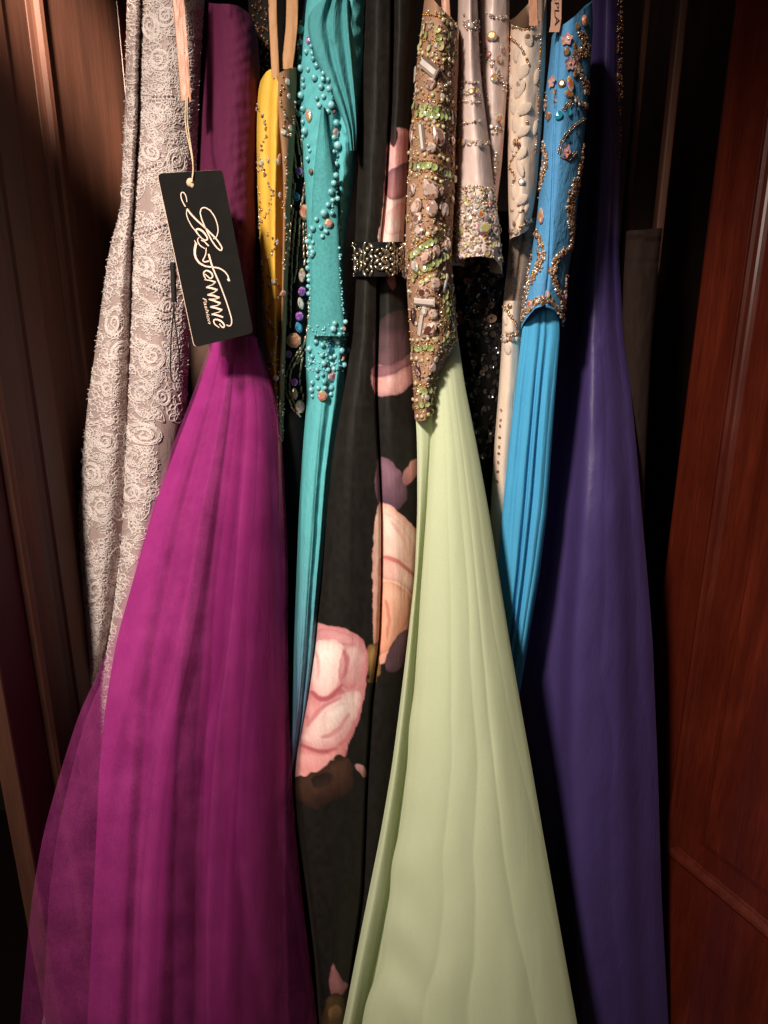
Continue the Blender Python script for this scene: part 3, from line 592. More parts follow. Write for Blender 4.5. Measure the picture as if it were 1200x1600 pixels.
# --- white satin gown
whi = thing('white_satin_gown', 'pearly white satin bodice with crystal bands, cut off at the waist', 'dress', P1(745, 430, 0.9))
M_SAT = fabric('white_satin', (214, 190, 184), rough=0.36, sheen=0.1, var=0.06, spec=0.5, weave=0.15)
wL = E([(-70, 716), (0, 716), (100, 714), (300, 711), (425, 704)], 0.885); wR = E([(-70, 742), (0, 746), (100, 750), (150, 755), (200, 762), (300, 773), (350, 780), (425, 785)], 0.882)
cloth('bodice', whi, tube(wL, wR, 0, [(0.08, -0.014), (0.3, -0.028), (0.6, -0.038), (0.85, -0.026), (0.96, -0.012)]), M_SAT, -70, 420, bots=[414, 404, 402, 400, 404, 416, 428], rows=110, cols=44, wr=0.0012, seed=25, back=0.1, smooth=5)
vL = E([(-70, 748), (100, 748), (200, 752), (330, 764)], 0.905); vR = E([(-70, 797), (0, 796), (100, 795), (200, 788), (250, 785), (330, 775)], 0.905)
cloth('back_panel', whi, tube(vL, vR, 0.022), M_SAT, -70, 330, rows=80, cols=30, wr=0.0012, seed=26, back=0.06)

# --- black sequin gown
seq = thing('sequin_gown', 'black sequinned gown hanging below the white satin bodice', 'dress', P1(760, 1400, 1.0))
M_SEQ = fabric('black_net', (15, 16, 20), rough=0.6, sheen=0.05, var=0.3)
qL = E([(330, 704), (420, 704), (500, 708), (650, 722), (850, 755), (1400, 830)], 0.985); qR = E([(330, 798), (450, 796), (540, 792), (700, 782), (850, 785), (1400, 850)], 0.985)
cloth('body', seq, tube(qL, qR, 0.03), M_SEQ, 330, 1400, rows=120, cols=36, wr=0.002, seed=28, back=0.1)

# --- ivory gown
ivo = thing('ivory_gown', 'ivory gown with gold beaded petal bodice between white and blue gowns', 'dress', P1(780, 1100, 0.96))
M_IVO = fabric('ivory_satin', (220, 196, 178), rough=0.45, sheen=0.2, var=0.08, spec=0.35)
M_ITUL = fabric('ivory_tulle', (176, 152, 136), rough=0.85, sheen=0.4, var=0.15, alpha=0.45)
iL = E([(-70, 799), (0, 797), (30, 796), (100, 794), (200, 793), (300, 794), (372, 796)], 0.915); iR = E([(-70, 856), (100, 852), (200, 846), (300, 838), (340, 831), (372, 822)], 0.915)
cloth('bodice', ivo, tube(iL, iR, 0.034), M_IVO, 26, 372, tops=[32, 40, 46, 36, -20], bots=[376, 372, 368, 362, 356], rows=90, cols=34, wr=0.0015, seed=30, back=0.08, smooth=4)
jL = E([(330, 797), (372, 796), (420, 792), (480, 785), (545, 784)], 0.935); jR = E([(330, 840), (372, 838), (420, 830), (480, 818), (545, 814)], 0.935)
cloth('tulle_midriff', ivo, tube(jL, jR, 0, [(0.15, -0.012), (0.4, -0.016), (0.5, -0.01), (0.62, -0.018), (0.85, -0.012)]), M_ITUL, 340, 545, rows=60, cols=30, wr=0.001, seed=31, back=0.06)
wsL = E([(470, 787), (535, 784), (600, 780), (700, 772), (800, 766), (1100, 768)], 0.93); wsR = E([(470, 816), (535, 814), (600, 812), (700, 805), (850, 800), (1100, 800)], 0.935)
cloth('skirt', ivo, tube(wsL, wsR, 0.02), M_IVO, 470, 1100, rows=90, cols=26, wr=0.0008, seed=32, back=0.06)

# --- blue gown
blu = thing('blue_gown', 'sky blue gown with bronze beaded bodice and chiffon skirt right of the ivory gown', 'dress', P1(830, 1300, 0.92))
M_BBOD = fabric('blue_satin', (86, 148, 196), rough=0.7, sheen=0.2, var=0.1, spec=0.15, crinkle=0.004, cr_scale=120, cr_stretch=0.6)
M_BLU = fabric('blue_chiffon', (84, 174, 222), rough=0.85, sheen=0.2, var=0.06, trans=0.2, spec=0.08, crinkle=0.003, cr_stretch=0.15)
uL = E([(-20, 880), (40, 864), (100, 858), (150, 852), (200, 850), (250, 846), (300, 843), (350, 838), (400, 830), (450, 820), (490, 815), (530, 814)], 0.90)
uR = E([(-20, 924), (40, 927), (100, 923), (180, 916), (260, 909), (350, 899), (400, 892), (450, 884), (500, 881), (530, 880)], 0.905)
def seam(X, y):
    xs = np.interp(y, [0, 150, 300, 420, 480], [876, 868, 863, 858, 851]); return 0.004 * np.exp(-((X - xs) / 1.6) ** 2)
cloth('bodice', blu, tube(uL, uR, 0, [(0.1, -0.02), (0.3, -0.034), (0.5, -0.036), (0.75, -0.026), (0.93, -0.012)]), M_BBOD, 10, 500, tops=[58, 46, 36, 26, 14, 6, 2], bots=[515, 500, 482, 478, 484, 498, 510],
      rows=150, cols=70, wr=0.0008, seed=34, disp=seam, back=0.1, smooth=5)
bl = [(465, 822), (500, 818), (550, 812), (600, 806), (700, 795), (800, 785), (900, 776), (1100, 764), (1300, 755)]
br = [(465, 868), (490, 873), (520, 875), (600, 869), (700, 862), (800, 855), (900, 843), (1000, 826), (1090, 811), (1300, 782)]
zL = E(bl, 0.895); zR = E(br, 0.90)
k_ = lambda a: [(465, a * 0.12), (650, a * 0.4), (900, a * 0.5), (1300, a * 0.6)]
cloth('skirt', blu, tube(zL, zR, 0, [(0.08, k_(-0.014)), (0.2, k_(-0.018)), (0.3, k_(-0.03)), (0.42, k_(-0.032)), (0.5, k_(-0.024)), (0.55, k_(-0.032)), (0.6, k_(-0.032)), (0.66, k_(-0.020)), (0.78, k_(-0.028)), (0.88, k_(-0.022)), (0.95, k_(-0.012))]),
      M_BLU, 475, 1300, tops=[515, 505, 492, 485, 478, 476, 474, 472, 472, 474, 480, 492, 500], rows=140, cols=150, wr=0.0008, wy=4, pleat=(5, [(465, 0.001), (600, 0.004), (1300, 0.009)], 0.8, 41), seed=35, back=0.1, smooth=5)

# --- dark violet satin gown
vio = thing('violet_satin_gown', 'dark violet satin gown hanging rightmost of the dresses', 'dress', P1(960, 1690, 0.98))
M_VIO = fabric('violet_satin', (66, 52, 102), rough=0.5, sheen=0.06, sheen_col=(120, 90, 170), var=0.1, spec=0.3, crinkle=0.003, cr_scale=40, weave=0.2)
vl = [(-70, 925), (0, 924), (200, 912), (400, 890), (500, 878), (600, 866), (800, 842), (1000, 812), (1200, 800), (1690, 790)]
vr = [(-70, 976), (0, 973), (150, 971), (300, 968), (400, 967), (500, 973), (600, 985), (700, 995), (800, 1003), (900, 1012), (1000, 1020), (1200, 1028), (1400, 1034), (1600, 1045), (1690, 1050)]
oL2 = E(vl, [(-70, 1.09), (450, 1.05), (800, 0.99), (1100, 0.99), (1690, 1.03)]); oR2 = E(vr, [(-70, 1.085), (450, 1.045), (800, 0.98), (1100, 0.98), (1690, 1.01)])
q_ = lambda a: [(-70, a * 0.5), (450, a * 0.6), (900, a), (1690, a * 1.25)]
def vcrease(X, y):
    d = (y - (545 - 0.42 * (X - 905))); return 0.004 * np.exp(-(d / 3.0) ** 2) * np.exp(-((X - 925) / 22) ** 2) - 0.003 * np.exp(-((d - 9) / 6) ** 2) * np.exp(-((X - 925) / 26) ** 2)
cloth('body', vio, tube(oL2, oR2, 0, [(0.15, q_(-0.006)), (0.3, q_(-0.02)), ([(-70, 0.42), (300, 0.5), (560, 0.46), (1100, 0.40), (1690, 0.5)], q_(-0.058)), ([(-70, 0.55), (300, 0.66), (560, 0.60), (1100, 0.55), (1690, 0.62)], q_(-0.062)), ([(-70, 0.7), (300, 0.8), (560, 0.72), (1690, 0.76)], q_(-0.05)), (0.86, q_(-0.026)), (0.95, q_(-0.012))]),
      M_VIO, rows=190, cols=120, wr=0.0022, wy=2.5, wx=3, pleat=(2, [(-70, 0.002), (500, 0.003), (900, 0.006), (1690, 0.010)], 1.0, 47), seed=37, disp=vcrease, back=0.14)

# --- brown garment and black garment at the right
brn = thing('brown_garment', 'dull brown garment with hemmed top edge hanging right of the violet gown', 'garment', P1(1000, 900, 1.05))
M_BRN = fabric('brown_suede', (34, 20, 14), rough=0.9, sheen=0.3, var=0.2, weave=0.5, wscale=700)
aL = E([(355, 979), (420, 975), (500, 972), (700, 975), (960, 985)], 1.03); aR = E([(355, 1035), (420, 1028), (500, 1020), (700, 1010), (960, 1000)], 1.03)
def hem(X, y): return -0.004 * (y < 372) + 0.002 * np.exp(-((y - 410) / 2) ** 2)
cloth('body', brn, tube(aL, aR, 0.016), M_BRN, 358, 960, tops=[362, 360, 359, 358, 356], rows=140, cols=30, wr=0.002, seed=39, disp=hem, back=0.04, smooth=4)
# ------------------------------------------------------------------ beads, stones, cords
def hit(objs, x, y):
    d = Vector(rays(np.array([x]), np.array([y]))[0]); d.normalize(); best = None
    for o in objs:
        loc, n, i, dist = BV[o.name].ray_cast(Vector(CAM), d)
        if loc is not None and (best is None or dist < best[2]): best = (loc, n, dist)
    if best is None: return None
    loc, n, dist = best
    if n.dot(d) > 0: n = -n
    return loc, n.normalized(), (loc - Vector(CAM)).dot(Vector(FWD)) / FPX      # last: metres per pixel there
def frame(n, ang):
    xd = Vector(RGT * math.cos(R(ang)) - UPV * math.sin(R(ang))); xd = (xd - n * xd.dot(n)).normalized()
    yd = n.cross(xd); return Matrix((xd, yd, n)).transposed()

def ico(sub):
    bm = bmesh.new(); bmesh.ops.create_icosphere(bm, subdivisions=sub, radius=1.0)
    bm.verts.index_update(); V = np.array([v.co[:] for v in bm.verts]); F = [[v.index for v in f.verts] for f in bm.faces]; bm.free(); return V, F
def rings(rs, n=8, cap=True, shape=None, tw=True):
    V, F = [], []
    for k, (r_, z_) in enumerate(rs):
        for i in range(n):
            a = 2 * math.pi * (i + (0.5 if tw and k % 2 else 0)) / n; x, y = math.cos(a), math.sin(a)
            if shape: x, y = shape(x, y)
            V.append((x * r_, y * r_, z_))
    for k in range(len(rs) - 1):
        for i in range(n):
            a, b = k * n + i, k * n + (i + 1) % n; c, d = a + n, b + n
            if tw:
                if k % 2 == 0: F += [[a, b, c], [b, d, c]]
                else: F += [[a, d, c], [a, b, d]]
            else: F.append([a, b, d, c])
    if cap: F.append(list(range((len(rs) - 1) * n, len(rs) * n)))
    return np.array(V, float), F
GR = [(0.96, -0.1), (1.0, 0.14), (0.84, 0.40), (0.52, 0.58)]
def petals(n=5, seg=20):
    V = [(0, 0, 0.05)]; F = []
    for r_, z_ in ((0.5, 0.12), (1.0, 0.36)):
        for i in range(seg):
            a = 2 * math.pi * i / seg; q = r_ * (1 + (0.2 if r_ == 1 else 0.06) * math.cos(n * a)) / 1.1
            V.append((q * math.cos(a), q * math.sin(a), z_))
    for i in range(seg):
        j = (i + 1) % seg; F += [[0, 1 + i, 1 + j], [1 + i, 1 + seg + i, 1 + seg + j, 1 + j]]
    return np.array(V, float), F
def bag():
    V = [(sx * a, sy * b, z) for a, b, z in ((1, 1, -0.2), (1, 1, 0.35), (0.9, 0.45, 0.8)) for sx, sy in ((-1, -1), (1, -1), (1, 1), (-1, 1))]
    F = [[4 * k + i, 4 * k + (i + 1) % 4, 4 * k + 4 + (i + 1) % 4, 4 * k + 4 + i] for k in range(2) for i in range(4)] + [[8, 9, 10, 11]]
    return np.array(V, float), F
def bugle():
    V = [(sx, math.cos(math.pi * i / 3), math.sin(math.pi * i / 3)) for sx in (-1, 1) for i in range(6)]
    return np.array(V, float), [[i, (i + 1) % 6, 6 + (i + 1) % 6, 6 + i] for i in range(6)] + [list(range(6))[::-1], list(range(6, 12))]
def sequin(): return rings([(1.0, 0.28), (0.62, 0.10), (0.2, 0.02)], 12, cap=False, tw=False)
drop = lambda x, y: (x, y * (1 - 0.6 * max(x, 0) ** 1.5))
marq = lambda x, y: (x, y * abs(y) ** 0.35)
TP = {'pearl': (*ico(2), True), 'seed': (*ico(1), False), 'stone': (*rings(GR), False), 'drop': (*rings(GR, 10, shape=drop), False), 'marquise': (*rings(GR, 10, shape=marq), False),
      'baguette': (*bag(), False), 'bugle': (*bugle(), True), 'sequin': (*sequin(), True), 'flower': (*petals(), False)}
MC = {}
def tmesh(t, mat):
    k = (t, mat.name)
    if k not in MC:
        V, F, s_ = TP[t]; me = bpy.data.meshes.new(t); me.from_pydata([tuple(v) for v in V], [], F); me.materials.append(mat)
        if s_: me.polygons.foreach_set('use_smooth', [True] * len(me.polygons))
        me.update(); MC[k] = me
    return MC[k]
class Stuff:
    def __init__(s): s.V = []; s.F = []; s.M = []; s.mats = []; s.n = 0
    def add(s, t, mat, M, loc):
        V, F, _ = TP[t]; W = V @ np.array(M.transposed()) + np.array(loc)
        if mat not in s.mats: s.mats.append(mat)
        s.V.append(W); s.F += [[i + s.n for i in f] for f in F]; s.M += [s.mats.index(mat)] * len(F); s.n += len(W)
    def build(s, name, parent):
        if s.V: return mesh_obj(name, np.concatenate(s.V), s.F, s.mats, parent, kind='stuff', fmat=s.M)
def put(name, parent, objs, t, mat, x, y, sx, sy=None, ang=0.0, hgt=None, lift=0.0, stuff=None, tilt=0.0):
    """a bead of half-size sx, sy pixels on the cloth at photograph pixel x, y"""
    h_ = hit(objs, x, y)
    if h_ is None: return None
    loc, n, mpp = h_; sy = sx if sy is None else sy; hgt = min(sx, sy) if hgt is None else hgt
    if tilt: n = (n + Vector((random.uniform(-tilt, tilt), random.uniform(-tilt, tilt), random.uniform(-tilt, tilt)))).normalized()
    M = frame(n, ang); S = Matrix.Diagonal((sx * mpp, sy * mpp, hgt * mpp)); p = loc + n * (lift * mpp)
    if stuff is not None: stuff.add(t, mat, M @ S, p); return None
    o = bpy.data.objects.new(name, tmesh(t, mat)); COL.objects.link(o); o.parent = parent
    o.matrix_local = Matrix.Translation(p - root_of(parent).location) @ (M @ S).to_4x4()
    return o
def along(pts, step):
    p = np.array(pts, float); L_ = np.concatenate([[0], np.cumsum(np.linalg.norm(np.diff(p, axis=0), axis=1))])
    s_ = np.arange(0, L_[-1], step); x = np.interp(s_, L_, p[:, 0]); y = np.interp(s_, L_, p[:, 1])
    a = np.degrees(np.arctan2(np.gradient(y), np.gradient(x))) if len(s_) > 1 else np.zeros(len(s_))
    return list(zip(x, y, a))

def tube_world(pts, rad, sides=5):
    """tube through world points with radii; returns V, F"""
    p = np.array(pts, float); n = len(p); t = np.gradient(p, axis=0); t /= np.linalg.norm(t, axis=1)[:, None] + 1e-12
    ref = np.array([0.2, -1, 0.3]); a = np.cross(t, ref); a /= np.linalg.norm(a, axis=1)[:, None] + 1e-12; b = np.cross(t, a)
    th = np.arange(sides) * 2 * math.pi / sides; rad = np.broadcast_to(rad, (n,))
    V = (p[:, None, :] + rad[:, None, None] * (np.cos(th)[None, :, None] * a[:, None, :] + np.sin(th)[None, :, None] * b[:, None, :])).reshape(-1, 3)
    F = [[i * sides + j, i * sides + (j + 1) % sides, (i + 1) * sides + (j + 1) % sides, (i + 1) * sides + j] for i in range(n - 1) for j in range(sides)]
    F += [list(range(sides))[::-1], list(range((n - 1) * sides, n * sides))]
    return V, F
def cords(name, parent, objs, lines, r, mat, twist=True, kind=None, label=None):
    """embroidery cords laid on the cloth along pixel lines"""
    VV, FF, k = [], [], 0
    for ln in lines:
        W, rr = [], []
        for j, (x, y) in enumerate(ln):
            h_ = hit(objs, x, y)
            if h_ is None or (W and (Vector(W[-1]) - h_[0]).length > 14 * h_[2]): break
            W.append(h_[0] + h_[1] * (r * 0.55 * h_[2])); rr.append(r * h_[2] * ((1 + 0.24 * math.sin(j * 2.2)) if twist else 1))
        if len(W) < 3: continue
        V, F = tube_world(W, np.array(rr)); VV.append(V); FF += [[i + k for i in f] for f in F]; k += len(V)
    if VV: return mesh_obj(name, np.concatenate(VV), FF, mat, parent, kind=kind, label=label)
def scroll_line(cx, cy, rad, a0, turn=1, loops=1.8, tail=1.2):
    out = []
    n = int(26 * loops)
    for i in range(n + 1):
        t = i / n; q = rad * (1 - 0.84 * t); a = a0 + turn * t * loops * 2 * math.pi
        out.append((cx + q * math.cos(a), cy + q * math.sin(a)))
    # tail leaving along the tangent
    x0, y0 = out[0]; ta = a0 - turn * math.pi / 2; tl = []
    for i in range(int(8 * tail), 0, -1): tl.append((x0 + math.cos(ta - turn * 0.09 * i) * i * rad / 8, y0 + math.sin(ta - turn * 0.09 * i) * i * rad / 8))
    return tl + out
def leaf_line(cx, cy, ln, wd, a):
    o1, o2 = [], []
    for i in range(13):
        t = i / 12; x = (t - 0.5) * ln; y = wd * math.sin(math.pi * t) ** 0.8
        o1.append((x, y)); o2.append((x, -y))
    ca, sa = math.cos(a), math.sin(a); tr = lambda q: (cx + q[0] * ca - q[1] * sa, cy + q[0] * sa + q[1] * ca)
    out = [[tr(q) for q in o1 + o2[::-1][1:]], [tr((-ln / 2, 0)), tr((-ln / 5, 0)), tr((ln / 5, 0)), tr((ln / 2.3, 0))]]
    for u in (-0.22, 0.0, 0.2): out.append([tr((u * ln, 0)), tr(((u + 0.06) * ln, wd * 0.4)), tr(((u + 0.12) * ln, wd * 0.75))]); out.append([tr((u * ln, 0)), tr(((u + 0.06) * ln, -wd * 0.4)), tr(((u + 0.12) * ln, -wd * 0.75))])
    return out
def flower_line(cx, cy, rad, a0, n=6):
    out = []
    for k in range(n):
        a = a0 + 2 * math.pi * k / n; p = []
        for i in range(13):
            t = i / 12 * 2 * math.pi; q = rad * (0.55 - 0.45 * math.cos(t)); w_ = 0.36 * math.sin(t) * rad
            p.append((cx + q * math.cos(a) - w_ * math.sin(a), cy + q * math.sin(a) + w_ * math.cos(a)))
        out.append(p)
    return out
jit = lambda a: random.uniform(-a, a)

# --- bead materials
PEARL = bead_mat('turquoise_pearl', [(124, 188, 196), (150, 206, 212), (110, 176, 186)], rough=0.22, coat=0.9)
PINKC = bead_mat('pink_crystal', [(140, 92, 76), (232, 186, 166), (255, 248, 242), (176, 122, 104), (255, 230, 218), (240, 200, 184), (110, 70, 58)], rough=0.05, metallic=0.4, coat=1.0, facet=True, film=420)
ABC = bead_mat('rainbow_crystal', [(226, 120, 50), (244, 206, 90), (150, 220, 196), (180, 110, 220), (244, 160, 150), (255, 244, 232)], rough=0.07, metallic=0.45, coat=1.0, facet=True, film=480)
CLEAR = bead_mat('clear_crystal', [(170, 150, 140), (246, 232, 222), (120, 100, 92), (255, 252, 246), (222, 200, 188)], rough=0.05, metallic=0.35, coat=1.0, facet=True, film=400)
PEACH = bead_mat('peach_stone', [(232, 140, 104), (244, 176, 146), (206, 108, 84), (255, 206, 184)], rough=0.15, metallic=0.2, coat=1.0, facet=True)
VIOST = bead_mat('violet_stone', [(140, 62, 160), (196, 120, 216), (98, 44, 130), (220, 160, 230)], rough=0.1, metallic=0.3, coat=1.0, facet=True)
BLUST = bead_mat('blue_stone', [(36, 110, 170), (96, 186, 226), (20, 66, 126)], rough=0.1, metallic=0.3, coat=1.0, facet=True)
DARKC = bead_mat('smoky_crystal', [(60, 42, 44), (110, 80, 80), (40, 28, 30), (230, 190, 176)], rough=0.1, metallic=0.4, coat=1.0, facet=True)
BUGLE = bead_mat('bronze_bugle', [(150, 126, 102), (180, 154, 126), (124, 102, 82), (206, 180, 150)], rough=0.28, metallic=0.6)
GOLD = bead_mat('gold_seed', [(176, 112, 40), (222, 166, 76), (126, 76, 26)], rough=0.2, metallic=0.85)
BRONZE = bead_mat('bronze_bead', [(138, 92, 64), (206, 162, 126), (98, 62, 44), (240, 208, 178), (168, 118, 86)], rough=0.16, metallic=0.55, coat=1.0, facet=True)
PALE = bead_mat('pale_bead', [(166, 152, 116), (146, 132, 100), (186, 174, 142)], rough=0.25, coat=0.8)
SGREEN = bead_mat('green_sequin', [(142, 152, 92), (160, 170, 110), (118, 128, 74), (172, 182, 132)], rough=0.2, coat=0.8)
SPALE = bead_mat('champagne_sequin', [(208, 196, 150), (176, 160, 112), (190, 180, 130)], rough=0.2, coat=0.9)
SILV = bead_mat('antique_silver', [(176, 162, 138), (132, 118, 98), (206, 192, 168)], rough=0.2, metallic=0.85)
STEAL = bead_mat('teal_sequin', [(36, 140, 170), (70, 190, 212), (30, 112, 150)], rough=0.15, coat=1.0, metallic=0.3)
FLW = bead_mat('rainbow_flower', [(232, 186, 150), (226, 140, 176), (222, 208, 110), (186, 146, 216), (240, 160, 110)], rough=0.15, coat=1.0, metallic=0.25, facet=True, film=450)
SBLK = bead_mat('black_sequin', [(14, 15, 18), (28, 30, 34), (20, 20, 24)], rough=0.18, coat=1.0)
SROSE = bead_mat('rose_sequin', [(120, 88, 80), (96, 70, 64), (150, 116, 104)], rough=0.25, coat=0.8)
LPEARL = bead_mat('lavender_pearl', [(186, 164, 162), (206, 186, 180), (170, 148, 148)], rough=0.3, coat=0.6)
CORD = fabric('lace_cord', (212, 199, 195), rough=0.8, sheen=0.4, var=0.18, weave=0.6, wscale=2400, spec=0.2)
IVP = fabric('ivory_petal', (226, 204, 188), rough=0.35, sheen=0.2, var=0.06, spec=0.4)
BRB = bead_mat('brown_bead', [(92, 58, 36), (130, 88, 58), (60, 38, 26)], rough=0.2, metallic=0.3, coat=1.0)
child = lambda th, nm: next(o for o in th.children if o.name.split('.')[0] == nm)

# ------------------------------------------------------------------ lace: scrolls, leaves, flowers, pearls
LB = [lace_body]
big = [(216, 478, 17, 0.5, 1), (238, 556, 19, 2.0, -1), (152, 584, 14, 1.0, 1), (222, 613, 18, 3.6, 1), (148, 648, 19, 3.0, 1), (226, 680, 18, 4.0, 1), (165, 690, 15, 1.2, -1), (212, 716, 16, 2.5, 1),
       (160, 790, 21, 1.8, 1), (142, 740, 14, 0.3, -1), (135, 852, 16, 2.2, 1), (148, 922, 16, 4.2, -1), (180, 800, 11, 5.0, 1), (205, 770, 13, 0.8, -1), (185, 870, 14, 2.8, 1), (138, 985, 13, 0.0, 1), (235, 40, 14, 0.6, 1), (260, 25, 15, 2.4, -1),
       (212, 75, 13, 4.0, 1), (248, 92, 15, 1.0, -1), (206, 190, 14, 2.0, 1), (238, 238, 12, 3.0, -1), (275, 250, 16, 0.9, 1), (200, 300, 12, 5.2, 1), (290, 80, 13, 1.7, 1), (225, 415, 15, 1.1, -1), (175, 430, 14, 2.7, 1), (178, 505, 17, 0.2, -1),
       (262, 480, 12, 4.4, 1), (190, 545, 12, 2.0, 1), (254, 620, 11, 1.2, -1), (240, 770, 11, 3.1, 1), (120, 1060, 12, 1.4, 1), (132, 1120, 11, 3.4, -1), (118, 1190, 11, 0.4, 1), (112, 1290, 13, 2.2, 1), (104, 1380, 14, 4.0, -1), (96, 1470, 14, 1.0, 1), (104, 1560, 14, 2.6, 1)]
taken = []
for (x, y, r_, a, tn) in big:
    r_ *= 1.18
    lp = random.uniform(1.2, 2.1); s0 = scroll_line(x, y, r_ * 1.05, a, tn, lp, 1.6); s1 = scroll_line(x, y, r_ * 0.84, a, tn, lp, 1.4); ln = [s0, s1, scroll_line(x, y, r_ * 0.95, a + 0.1, tn, 1.7, 0.6)]
    ln += [[s0[k], ((s0[k][0] + s1[k][0]) / 2, (s0[k][1] + s1[k][1]) / 2), s1[k]] for k in range(2, min(len(s0), len(s1)) - 8, 2)]
    aa = random.uniform(0, 3.14); sc_ = random.uniform(1.0, 1.5); ca, sa = math.cos(aa), math.sin(aa)
    def squash(q):
        u, v = (q[0] - x) * ca + (q[1] - y) * sa, -(q[0] - x) * sa + (q[1] - y) * ca
        u, v = u * sc_, v / sc_ ** 0.4; return (x + u * ca - v * sa, y + u * sa + v * ca)
    ln = [[squash(q) for q in l_] for l_ in ln]
    cords('embroidered_scroll', lace, LB, ln, random.uniform(0.9, 1.3), CORD); taken.append((x, y, r_ * 0.95))
bare = [(228, 318, 15, 26), (262, 700, 22, 60), (188, 822, 12, 18), (205, 590, 10, 10), (150, 830, 10, 16), (250, 530, 8, 14), (132, 1030, 12, 22)]
kinds = 0
for _ in range(3600):
    y = random.uniform(-5, 1090) if random.random() < 0.85 else random.uniform(1090, 1600); xl = np.interp(y, [p[0] for p in lL], [p[1] for p in lL]); xr = np.interp(y, [-70, 500, 560, 640, 700, 800, 1000, 1200, 1600], [318, 300, 296, 285, 262, 230, 172, 150, 140])
    x = random.uniform(xl - 1, xr); rr = random.choice([8, 9, 10, 12, 14])
    if any((x - a) ** 2 + (y - b) ** 2 < (rr * 0.55 + c * 0.78) ** 2 for a, b, c in taken): continue
    if any(((x - a) / c) ** 2 + ((y - b) / d) ** 2 < 1 for a, b, c, d in bare): continue
    taken.append((x, y, rr))
    if kinds >= 255: continue
    q = random.random(); kinds += 1
    if q < 0.68: cords('embroidered_leaf', lace, LB, leaf_line(x, y, rr * 2.5, rr * random.uniform(0.4, 0.62), random.uniform(0, 6.28)), 0.95, CORD)
    elif q < 0.93: cords('embroidered_flower', lace, LB, flower_line(x, y, rr * 1.1, random.uniform(0, 6.28), random.choice([5, 6, 7])), 1.0, CORD)
    else: cords('embroidered_scroll', lace, LB, [scroll_line(x, y, rr, random.uniform(0, 6.28), random.choice([-1, 1]), 1.5, 0.8), scroll_line(x, y, rr * 0.8, 0.3, 1, 1.3, 0.2)], 1.1, CORD)
# loose stitches between the motifs
lines = []
for _ in range(6500):
    y = random.uniform(-8, 1100) if random.random() < 0.85 else random.uniform(1100, 1600); xl = np.interp(y, [p[0] for p in lL], [p[1] for p in lL]); xr = np.interp(y, [-70, 500, 560, 640, 700, 800, 1000, 1200, 1600], [320, 304, 296, 285, 262, 230, 172, 150, 140])
    x = random.uniform(xl - 2, xr)
    if any(((x - a) / c) ** 2 + ((y - b) / d) ** 2 < 1 for a, b, c, d in bare): continue
    a = random.uniform(0, 6.28); c_ = jit(0.5); l_ = []
    for i in range(6): l_.append((x, y)); x += 2.1 * math.cos(a); y += 2.1 * math.sin(a); a += c_
    lines.append(l_)
cords('lace_stitching', lace, LB, lines, 0.75, CORD, kind='stuff')
# frayed yarn ends standing off the edges
VV, FF, k0 = [], [], 0
for _ in range(230):
    y = random.uniform(0, 1090); ed = random.random() < 0.65
    xe = np.interp(y, [p[0] for p in lL], [p[1] for p in lL]) + 1.5 if ed else np.interp(y, [-70, 150, 260, 640], [319, 309, 305, 290]) - 1.5
    if not ed and y > 600: continue
    h_ = hit(LB, xe, y)
    if h_ is None: continue
    sg_ = -1 if ed else 1; p = np.array(h_[0]); W = [p]; a = jit(1.2); L_ = random.uniform(2, 5.5)
    for i in range(5):
        p = p + h_[2] * L_ / 5 * (RGT * sg_ * math.cos(a) + UPV * math.sin(a) + np.array([0, -0.3, 0])); a += jit(0.9); W.append(p)
    V, F = tube_world(W, random.uniform(0.3, 0.6) * h_[2], 4); VV.append(V); FF += [[i + k0 for i in f] for f in F]; k0 += len(V)
mesh_obj('frayed_yarn', np.concatenate(VV), FF, CORD, lace, kind='stuff')
st = Stuff()
for path, r_ in (([(240, 150), (255, 150), (272, 149)], 2.6), ([(232, 157), (254, 156), (276, 156)], 1.5), ([(219, 268), (234, 262), (248, 254)], 2.6), ([(218, 274), (238, 268), (255, 260), (258, 252)], 1.4), ([(238, 240), (236, 232), (244, 229), (250, 234), (250, 245)], 1.5),
                 ([(213, 366), (235, 360), (256, 350), (262, 348)], 3.0), ([(213, 372), (236, 367), (260, 357)], 1.7), ([(214, 358), (236, 350), (252, 342)], 1.3), ([(174, 373), (190, 371), (206, 371)], 2.7), ([(174, 379), (206, 377)], 1.5),
                 ([(232, 445), (245, 452), (258, 460)], 2.3), ([(224, 432), (246, 440), (262, 448)], 2.0), ([(246, 482), (256, 487), (266, 483)], 2.2), ([(246, 496), (256, 499), (266, 495)], 2.2), ([(135, 870), (150, 890), (160, 915)], 1.5), ([(180, 930), (170, 960)], 1.4)):
    for x, y, a in along(path, r_ * 2.15):
        if r_ > 2.2: put('pearl', lace, LB, 'pearl', LPEARL, x, y, r_, hgt=r_, lift=r_ * 0.7)
        else: put('', lace, LB, 'seed', LPEARL, x, y, r_, lift=r_ * 0.7, stuff=st)
st.build('seed_beads', lace)
M_PINKR = fabric('pink_satin_ribbon', (202, 146, 122), rough=0.4, sheen=0.2, var=0.05, spec=0.4)
ribbon('hanger_loop', lace, [(-60, 271), (0, 277), (80, 284), (157, 290)], M_PINKR, 15, 0.838)
ribbon('hanger_loop', lace, [(-60, 280), (0, 285), (80, 291), (159, 296)], M_PINKR, 6, 0.834)

